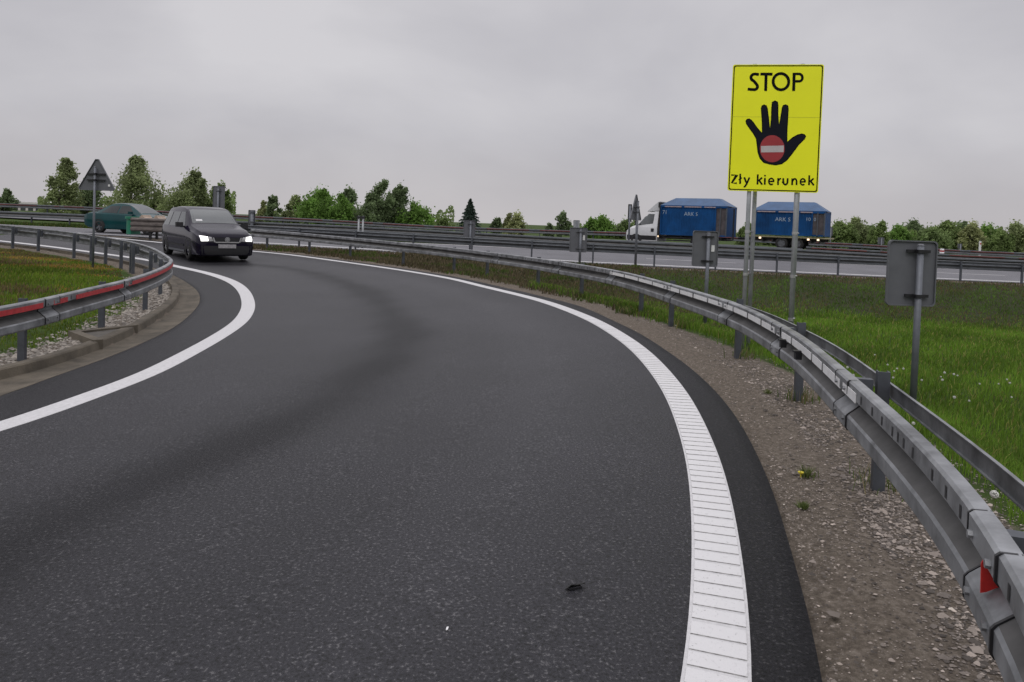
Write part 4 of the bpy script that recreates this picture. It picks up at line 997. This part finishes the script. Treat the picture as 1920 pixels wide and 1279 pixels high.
tree('small dark fir standing alone behind a sign', 882, 374, 72, 66, 'fir', 1.2, 0, 'fir_tree', shape='fir')
tree('small dark bush between the fir and the pale tree', 928, 408, 26, 70, 'dark', .8, .2)
tree('pale yellowish open tree right of the fir', 962, 400, 56, 66, 'pale', .9, .3)
tree('dark upright tree left of the pale roadside box', 1054, 396, 34, 70, 'dark', 1.1, .1)
tree('low dark bush left of the dark upright tree', 1030, 422, 24, 72, 'dark', .7, 0)
tree('round green bush right of the pale roadside box', 1108, 412, 40, 72, 'green', .9, 0)
tree('larger round green bush left of the lorry cab', 1130, 407, 60, 74, 'green', 1.3, 0)
tree('green bush touching the nose of the lorry cab', 1170, 415, 52, 74, 'far', 1.0, .1)
tree('green tree showing in the gap between lorry and trailer', 1402, 418, 50, 78, 'mid', 1.0, .1)
W_SPEC = [(1572, 420, 50, 'mid', 'roundish tree right of the trailer end'), (1600, 408, 34, 'birch', 'pointed tree with bent tip right of the trailer'), (1622, 428, 40, 'far', 'low bush between the pointed tree and the big sign back'), (1650, 420, 34, 'mid', 'thin pointed tree left above the big grey sign'), (1678, 432, 44, 'green', 'low tree straight above the big grey sign, left part'), (1708, 421, 52, 'dark', 'dark rounded tree straight above the big grey sign'), (1742, 430, 46, 'far', 'low tree right above the big grey sign'), (1770, 417, 44, 'mid', 'tall tree above the striped bollard'), (1796, 420, 40, 'dark', 'dark tree second right of the bollard tree'), (1820, 420, 36, 'pale', 'pale tree above the white marker post'), (1846, 426, 50, 'green', 'bright tree right of the white marker post'), (1872, 434, 34, 'mid', 'small tree in the dip near the right edge'), (1900, 420, 46, 'birch', 'open tree near the right edge'), (1930, 424, 50, 'mid', 'tree cut by the right edge of the picture')]
for i, (px, pt_, w_, kd, lb) in enumerate(W_SPEC):
    tree(lb, px, pt_-2, w_*1.5, 84+(i*37 % 11), kd, 1.5, .15, group='trees of the far wood at right')
# lower growth closing the wood: one mass
def thicket(name, label, x0px, x1px, pyt, d, n, kind, seed):
    r = np.random.default_rng(seed); V = []; 
    pxs = r.uniform(x0px, x1px, n); fr = r.uniform(0, 1, n)**.8
    dd = d+r.uniform(-3, 3, n); tp = np.array([at(p, pyt+6*math.sin(p*.11)+5*math.sin(p*.31+1), d).z for p in pxs]); xs = np.array([ray(p, 440).x for p in pxs])*dd
    zs = .1+(tp-.1)*fr; P = np.stack([xs, dd, zs], 1)
    u = r.normal(size=(n, 3)); u /= np.linalg.norm(u, axis=1)[:, None]; v = np.cross(u, r.normal(size=(n, 3))); v /= np.linalg.norm(v, axis=1)[:, None]
    sz = .0022*d*r.uniform(.6, 1.5, n)[:, None]; V = np.stack([P-u*sz, P+v*sz*.6, P+u*sz, P-v*sz*.6], 1).reshape(-1, 3)
    tn = np.repeat(r.uniform(.6, 1.3, n)*(1+.25*np.sin(pxs*.05)*np.sin(pxs*.013+2)), 4)
    o = tri_mesh(name, V, np.arange(len(V)).reshape(-1, 4), LEAF[kind], np.repeat(tn[:, None], 3, 1)); stuff(o, label, 'undergrowth')
thicket('undergrowth', 'continuous green undergrowth closing the far wood at right', 1390, 1990, 436, 92, 22000, 'mid', 3)
thicket('undergrowth', 'low green undergrowth left of the lorry, behind the rails', 1085, 1260, 424, 80, 2600, 'mid', 4)
thicket('undergrowth', 'low green undergrowth under the middle clump of trees', 480, 850, 396, 78, 5000, 'mid', 5)
thicket('undergrowth', 'low green undergrowth under the trees at left', 70, 440, 368, 76, 6000, 'mid', 6)
# pale building far off at left
t0_ = at(22, 388, 120); t1_ = at(79, 380, 120); g0 = .3
bd = thing('warehouse', 'long low pale building far off behind the rails at left', 'building', ((t0_.x+t1_.x)/2, 120, g0))
hL = (t1_.x-t0_.x); hz2 = t1_.z-g0
mb = MB(); mb.box((0, 3, hz2*.42), (hL, 6, hz2*.84)); wb = mb.build('wall', mat('pale_render', (.55, .52, .5), .8, 0, .06, .5), bd)
mb = MB(); mb.prism([(-hL/2-.2, 0), (hL/2+.2, 0), (hL/2+.2, hz2*.16), (-hL/2-.2, hz2*.16)], lambda a, b, h: (a, h, hz2*.84+.002+b), -.3, 6.3); mb.build('roof', mat('pale_roof', (.6, .58, .57), .6), bd)
for k in range(4):
    mb = MB(); mb.box((-hL/2+hL*(k+.5)/4, -.02, hz2*.4), (.8, .05, .5)); mb.build('window', GLASS, wb)

# ------------------------------------------------------------------ grass, gravel and small growth
def gmat(name):
    M = bpy.data.materials.new(name); M.use_nodes = True; t = M.node_tree; p = t.nodes['Principled BSDF']; p.inputs['Roughness'].default_value = .6; p.inputs['Specular IOR Level'].default_value = .2
    a = t.nodes.new('ShaderNodeAttribute'); a.attribute_name = 'tint'; t.links.new(a.outputs['Color'], p.inputs['Base Color'])
    if 'blade' in name:
        tr = t.nodes.new('ShaderNodeBsdfTranslucent'); ms = t.nodes.new('ShaderNodeMixShader'); ms.inputs[0].default_value = .4; o = t.nodes['Material Output']
        t.links.new(a.outputs['Color'], tr.inputs[0]); t.links.new(p.outputs[0], ms.inputs[1]); t.links.new(tr.outputs[0], ms.inputs[2]); t.links.new(ms.outputs[0], o.inputs[0])
    return M
GM = gmat('grass_blade')
def vnoise(x, y, s, seed=0):
    return (np.sin(x*s*1.3+seed)+np.sin(y*s*1.7+seed*2.1)+np.sin((x+y)*s*.9+seed*.7+1.3*np.sin(y*s*.6))+np.sin((x-y)*s*2.3+seed*1.9))/4
def blades(name, x, y, z, h, wd, col, lab, lean=.45):
    n = len(x); a = rng.uniform(0, 6.28, n); dx, dy = np.cos(a)*wd/2, np.sin(a)*wd/2
    b = rng.uniform(0, 6.28, n); le = rng.uniform(.1, 1, n)*lean*h; lx, ly = np.cos(b)*le+.10*h, np.sin(b)*le
    B = np.stack([x, y, z], 1)
    def p(ox, oy, oz): return B+np.stack([ox, oy, oz], 1)
    V = np.stack([p(-dx, -dy, -.03+0*h), p(dx, dy, -.03+0*h), p(dx*.75+lx*.35, dy*.75+ly*.35, h*.6), p(-dx*.75+lx*.35, -dy*.75+ly*.35, h*.6), p(lx, ly, h)], 1).reshape(-1, 3)
    o = np.arange(n)[:, None]*5; T = np.concatenate([o+np.array([[0, 1, 2]]), o+np.array([[0, 2, 3]]), o+np.array([[3, 2, 4]])], 0)
    ob = tri_mesh(name, V, T, GM, np.repeat(col, 5, 0)); stuff(ob, lab, 'grass'); return ob
def sample(n, x0, x1, y0, y1): return rng.uniform(x0, x1, n), rng.uniform(y0, y1, n)
def greens(n, x, y, base, dry, dryw):
    k = np.clip(.5+.5*vnoise(x, y, 1.1, 2)+rng.normal(0, .18, n), 0, 1)[:, None]; base = np.array(base); c = base*(.55+.85*k)
    c = c*rng.uniform(.75, 1.3, (n, 1)); dr_ = (rng.uniform(0, 1, n) < dryw)[:, None]; return np.where(dr_, np.array(dry)*rng.uniform(.6, 1.3, (n, 1)), c)
# field at the right, density falling with distance
xs, ys = [], []
for (a, b, dens) in ((.5, 6, 1700), (6, 10, 1100), (10, 15, 800), (15, 22, 520), (22, 29, 420)):
    n = int((b-a)*(b*.76+2)*dens*.55); X_ = rng.uniform(0, 1, n); Y_ = rng.uniform(a, b, n); X_ = .5+X_*(Y_*.76+1.5); xs.append(X_); ys.append(Y_)
x = np.concatenate(xs); y = np.concatenate(ys)
z, s, s2, _ = G(x, y, True)
lim = .55+.70*sstep(15, 6, y)
patch = sstep(lim, lim+.5, s+.28*vnoise(x, y, 3.1, 5))
k = (s > .3) & (s2 > .7) & (rng.uniform(0, 1, len(x)) < patch*np.where(s2 < 7.5, .75, 1))
x, y, z, s, s2 = x[k], y[k], z[k], s[k], s2[k]; n = len(x)
bk = sstep(8.5, 6.2, s2+.8*vnoise(x, y, .9, 3)); col = greens(n, x, y, (.12, .212, .024), (.27, .25, .08), .09)
topb = sstep(3.4, .8, s2+.7*vnoise(x, y, 1.5, 7)); bcol = np.where((rng.uniform(0, 1, n) < .08+.6*topb)[:, None], greens(n, x, y, (.115, .085, .055), (.15, .115, .08), .3), greens(n, x, y, (.095, .145, .03), (.15, .11, .05), .2)); gp = (vnoise(x, y, .8, 9) > .0)[:, None]
gp = gp & (topb < .5)[:, None]; bcol = np.where(gp, greens(n, x, y, (.09, .16, .026), (.1, .09, .04), .12), bcol)
col = np.where((rng.uniform(0, 1, n) < bk)[:, None], bcol, col)
h = (.06+.08*rng.uniform(0, 1, n))*(.8+.45*vnoise(x, y, 1.6, 1))*(1-.45*bk)*np.where(y > 10, .85, 1)+.02
blades('meadow_grass', x, y, z, h, np.clip(.0012*y, .006, .022), col, 'bright green meadow grass right of the outer guardrail, browner on the bank', .8)
# strip between ramp and through road, left part
x, y = sample(70000, -13, 5, 13, 30); z, s, s2, _ = G(x, y, True); k = (s > .45+.25*vnoise(x, y, 3, 1)) & (s2 > .5); x, y, z = x[k], y[k], z[k]; n = len(x)
gp = (vnoise(x, y, 1.2, 4) > .1)[:, None]
col = np.where(gp, greens(n, x, y, (.075, .11, .024), (.15, .12, .07), .25), greens(n, x, y, (.09, .08, .04), (.15, .12, .075), .5))
blades('verge_grass', x, y, z, rng.uniform(.03, .12, n), np.clip(.0014*y, .01, .05), col, 'mixed green and dry grass between the ramp and the through road')
# taller wisps, added to strengthen contact shade, round the feet of the guardrail posts and signs
qx, qy = [], []
for p_ in [(1645, 912), (1497, 750), (1393, 668), (1278, 612), (1170.6, 587), (1081, 556), (1000, 538), (912, 520)]:
    b_ = hit(*p_); nq = 90; qx.append(b_[0]+.05+rng.normal(0, .09, nq)); qy.append(b_[1]+rng.normal(0, .09, nq))
qx = np.concatenate(qx); qy = np.concatenate(qy); qz = G(qx, qy); n = len(qx)
blades('post_grass', qx, qy, qz, rng.uniform(.04, .16, n), np.clip(.0011*qy, .004, .02), greens(n, qx, qy, (.10, .16, .03), (.24, .2, .1), .3), 'wispy grass round the feet of the outer guardrail posts', .8)
# island inside the loop
x, y = sample(170000, -19, -3.5, 4, 25); z, s, _, sl2 = G(x, y, True)
k = (sl2 < -.80+.3*vnoise(x, y, 4, 2)) & ~inpoly(x, y, ROADPOLY) & ~inpoly(x, y, GUTPOLY); x, y, z, sl2 = x[k], y[k], z[k], sl2[k]; n = len(x)
red_ = np.clip(sstep(.05, .5, .6*vnoise(x, y, .9, 6)+.5*sstep(15.5, 19, y)), 0, 1)
col = greens(n, x, y, (.125, .19, .022), (.22, .2, .06), .1)
oc = greens(n, x, y, (.32, .20, .05), (.3, .22, .08), .3); bc_ = greens(n, x, y, (.15, .115, .05), (.17, .13, .07), .3)
yl = vnoise(x, y, .8, 12) > .1
u_ = rng.uniform(0, 1, n); col = np.where((u_ < red_*.8)[:, None], np.where(yl[:, None], oc, bc_), col)
blades('island_grass', x, y, z, rng.uniform(.03, .085, n)*(.45+.55*sstep(.8, 2.6, -sl2)), np.clip(.0014*y, .008, .04), col, 'green grass with orange and brown patches on the inner island')
# grass strip beyond the through road
xs = rng.uniform(-45, 45, 30000); ys = y_near(xs)+rng.uniform(7.5, 12, 30000); z = G(xs, ys); n = len(xs)
blades('strip_grass', xs, ys, z, rng.uniform(.06, .2, n), np.full(n, .05), greens(n, xs, ys, (.05, .085, .015), (.12, .11, .04), .12), 'green grass strip behind the through road')

def stones(name, x, y, z, r, col, lab):
    n = len(x); base = np.array([(1, 0, 0), (.35, .85, .1), (-.7, .6, 0), (-.8, -.5, .1), (.3, -.95, 0), (.15, .1, .62), (-.2, -.15, .55)])
    f = [(0, 1, 5), (1, 2, 5), (2, 6, 5), (2, 3, 6), (3, 4, 6), (4, 5, 6), (4, 0, 5)]
    a = rng.uniform(0, 6.28, n); c, s = np.cos(a)[:, None], np.sin(a)[:, None]
    V = base[None]*rng.uniform(.55, 1.3, (n, 7, 3)); X = V[..., 0]*c-V[..., 1]*s; Y = V[..., 0]*s+V[..., 1]*c
    P = np.stack([X*r[:, None]+x[:, None], Y*r[:, None]*.8+y[:, None], V[..., 2]*r[:, None]*.8+z[:, None]], -1).reshape(-1, 3)
    T = (np.arange(n)[:, None, None]*7+np.array(f)[None]).reshape(-1, 3)
    o = tri_mesh(name, P, T, GRAVM, np.repeat(col, 7, 0)); stuff(o, lab, 'gravel')
GRAVM = gmat('stone'); 
xs, ys = [], []
for a, b, dn in ((1.0, 5, 6500), (5, 9, 2600), (9, 15, 800), (15, 22, 250)):
    n = int((b-a)*4*dn); xs.append(rng.uniform(.2, 4.2, n)); ys.append(rng.uniform(a, b, n))
x = np.concatenate(xs); y = np.concatenate(ys); z, s, _, _ = G(x, y, True)
ed = .22+.2*vnoise(x, y, 2.3, 8); hi = .80+.40*sstep(15, 6, y)
pr_ = np.where(s < ed+.25, .40, .95)*np.where(s > hi, .25, 1)*(.5+.5*(vnoise(x, y, 2.1, 3) > -.2))
k = (s > .02) & (s < hi+.45) & (rng.uniform(0, 1, len(x)) < pr_); x, y, z, s = x[k], y[k], z[k], s[k]; n = len(x)
r_ = rng.lognormal(-4.95, .5, n)*np.where(s < .45, .6, 1)*np.where(rng.uniform(0, 1, n) < .03, 1.8, 1); r_ = np.clip(r_, .003, .034)
g_ = (.06+.30*rng.uniform(0, 1, n)**1.6)[:, None]; col = g_*np.array([1.06, .91, .79])*np.where(rng.uniform(0, 1, (n, 1)) < .06, 1.6, 1)
stones('gravel', x, y, z-.012, r_, np.clip(col, 0, .55), 'loose grey brown gravel on the shoulder under the outer guardrail')
x, y = sample(60000, -9, -3, 4, 17); z, s, _, sl2 = G(x, y, True); k = (sl2 < -.15) & (sl2 > -.95) & ~inpoly(x, y, ROADPOLY) & ~inpoly(x, y, GUTPOLY) & (rng.uniform(0, 1, len(x)) < 1.1+sl2)
x, y, z = x[k], y[k], z[k]; n = len(x); g_ = rng.uniform(.10, .34, n)[:, None]
stones('gravel', x, y, z-.01, np.clip(rng.lognormal(-3.9, .5, n), .008, .06), g_*np.array([1.0, .9, .78]), 'loose beige stones behind the inner kerb')

# dandelion clocks in the meadow
DS = mat('dandelion_stem', (.08, .12, .03), .7); DH = mat('dandelion_seed', (.62, .62, .58), .9)
def dandelion(px, py, size=1.0, proto=[]):
    x, y = hit(px, py, lambda a, b: G(np.array([a]), np.array([b]))[0]+.17)
    g0 = gz(x, y)
    if not proto:
        t = thing('dandelion', '', 'flower', (x, y, g0)); mb = MB(); mb.tube((0, 0, -.02), (.01, 0, .19), .003, n=5); mb.build('stem', DS, t)
        mb = MB(); r = np.random.default_rng(5)
        for k in range(70):
            v = Vector(r.normal(size=3)).normalized(); c = Vector((.01, 0, .2)); q = c+v*.022; s_ = v.orthogonal().normalized()*.005; s2_ = v.cross(s_)
            mb.add([c, q+s_, q+s2_, q-s_, q-s2_], [(0, 1, 2), (0, 2, 3), (0, 3, 4), (0, 4, 1), (1, 2, 3, 4)])
        mb.build('seed_head', DH, t); proto.append(t)
    else:
        t = proto[0].copy(); COL.objects.link(t); t.location = (x, y, g0)
        for c in proto[0].children: d_ = c.copy(); COL.objects.link(d_); d_.parent = t
    t.scale = (size,)*3; t.rotation_euler = (0, 0, random.uniform(0, 6))
    tag(t, 'white dandelion clock on a short stem in the meadow grass', 'flower', 'dandelion clocks in the meadow grass')
for px, py in [(1665, 681), (1676, 691), (1683, 688), (1693, 689), (1665, 708), (1675, 706), (1764, 700), (1770, 698), (1768, 712), (1728, 709), (1788, 700), (1796, 698), (1838, 714), (1872, 713), (1888, 706), (1893, 714), (1790, 745), (1818, 745), (1801, 822), (1640, 660), (1590, 690), (1600, 700), (1898, 738), (1812, 912), (1712, 783)]: dandelion(px, py, random.uniform(.55, .9))
dandelion(1860, 936, 1.0)
tag(bpy.data.objects['dandelion'], 'white dandelion clock on a short stem in the meadow grass', 'flower', 'dandelion clocks in the meadow grass')
# tufts of weed on the gravel
def tuft(label, px, py, sz, n, col, flower=None):
    x, y = hit(px, py); g0 = gz(x, y)-.02; t = thing('weed_tuft', label, 'weed', (x, y, g0))
    r = np.random.default_rng(int(px)); b = r.uniform(0, 6.28, n); le = r.uniform(.1, 1, n)*sz; hh = r.uniform(.4, 1, n)*sz
    V = []; T = []
    for i in range(n):
        bx, by = r.normal(0, sz*.3), r.normal(0, sz*.3); a = r.uniform(0, 3.14); w_ = .004; dx, dy = math.cos(a)*w_, math.sin(a)*w_
        V += [(bx-dx, by-dy, 0), (bx+dx, by+dy, 0), (bx+math.cos(b[i])*le[i], by+math.sin(b[i])*le[i], hh[i])]; T.append((3*i, 3*i+1, 3*i+2))
    c = np.repeat(np.array(col)[None]*r.uniform(.6, 1.3, (n, 1)), 3, 0); tri_mesh('leaves', np.array(V), np.array(T), GM, c, t)
    if flower:
        mb = MB(); mb.tube((-.05, -.03, .0), (-.05, -.03, .03), .004, n=5); mb.tube((-.05, -.03, .03), (-.05, -.03, .04), .016, .02, n=10); mb.build('flower', mat('yellow_petal', (.6, .5, .03), .7), t)
tuft('wiry green weed tuft on the gravel beside a yellow flower head', 1512, 888, .085, 90, (.12, .15, .045), True)
tuft('flat green weed tuft on the gravel, nearest the camera', 1506, 946, .045, 110, (.12, .16, .045))
tuft('small weed tuft at the foot of the second guardrail post', 1440, 735, .06, 80, (.13, .16, .05))
# litter on the asphalt
x, y = hit(1077, 1107); t = thing('road_debris', 'small bent scrap of dark rubber lying on the asphalt', 'debris', (x, y, float(Groad(x, y))+.006), R(20))
mb = MB(); P = [(-.05, -.012, .012), (-.015, .0, .022), (.02, .004, .016), (.05, -.004, .024), (.045, .03, .006), (.005, .03, .002), (-.03, .022, .004)]
mb.add([Vector(p) for p in P]+[Vector(p)-Vector((0, 0, .004)) for p in P], [(0, 1, 6), (1, 5, 6), (1, 2, 5), (2, 3, 4), (2, 4, 5)]+[(13, 8, 7), (13, 12, 8), (12, 9, 8), (11, 10, 9), (12, 11, 9)]+[(i, (i+1) % 7, 7+(i+1) % 7, 7+i) for i in range(7)])
mb.build('flap', RUBBER, t)
mb = MB(); mb.prism([(-.03, -.008), (.035, -.004), (.03, .02), (-.02, .018)], lambda a, b, h: (a, b, h), -.001, .008); mb.build('crumb', BLACK, t)
x, y = hit(838, 1182); mb = MB(); mb.prism([(-.004, -.012), (.004, -.008), (.006, .012), (-.002, .01)], lambda a, b, h: (a, b, h), 0, .003); o = mb.build('paper_scrap', WHITE); o.location = (x, y, float(Groad(x, y))+.006); tag(o, 'tiny white paper scrap lying on the near asphalt', 'litter')
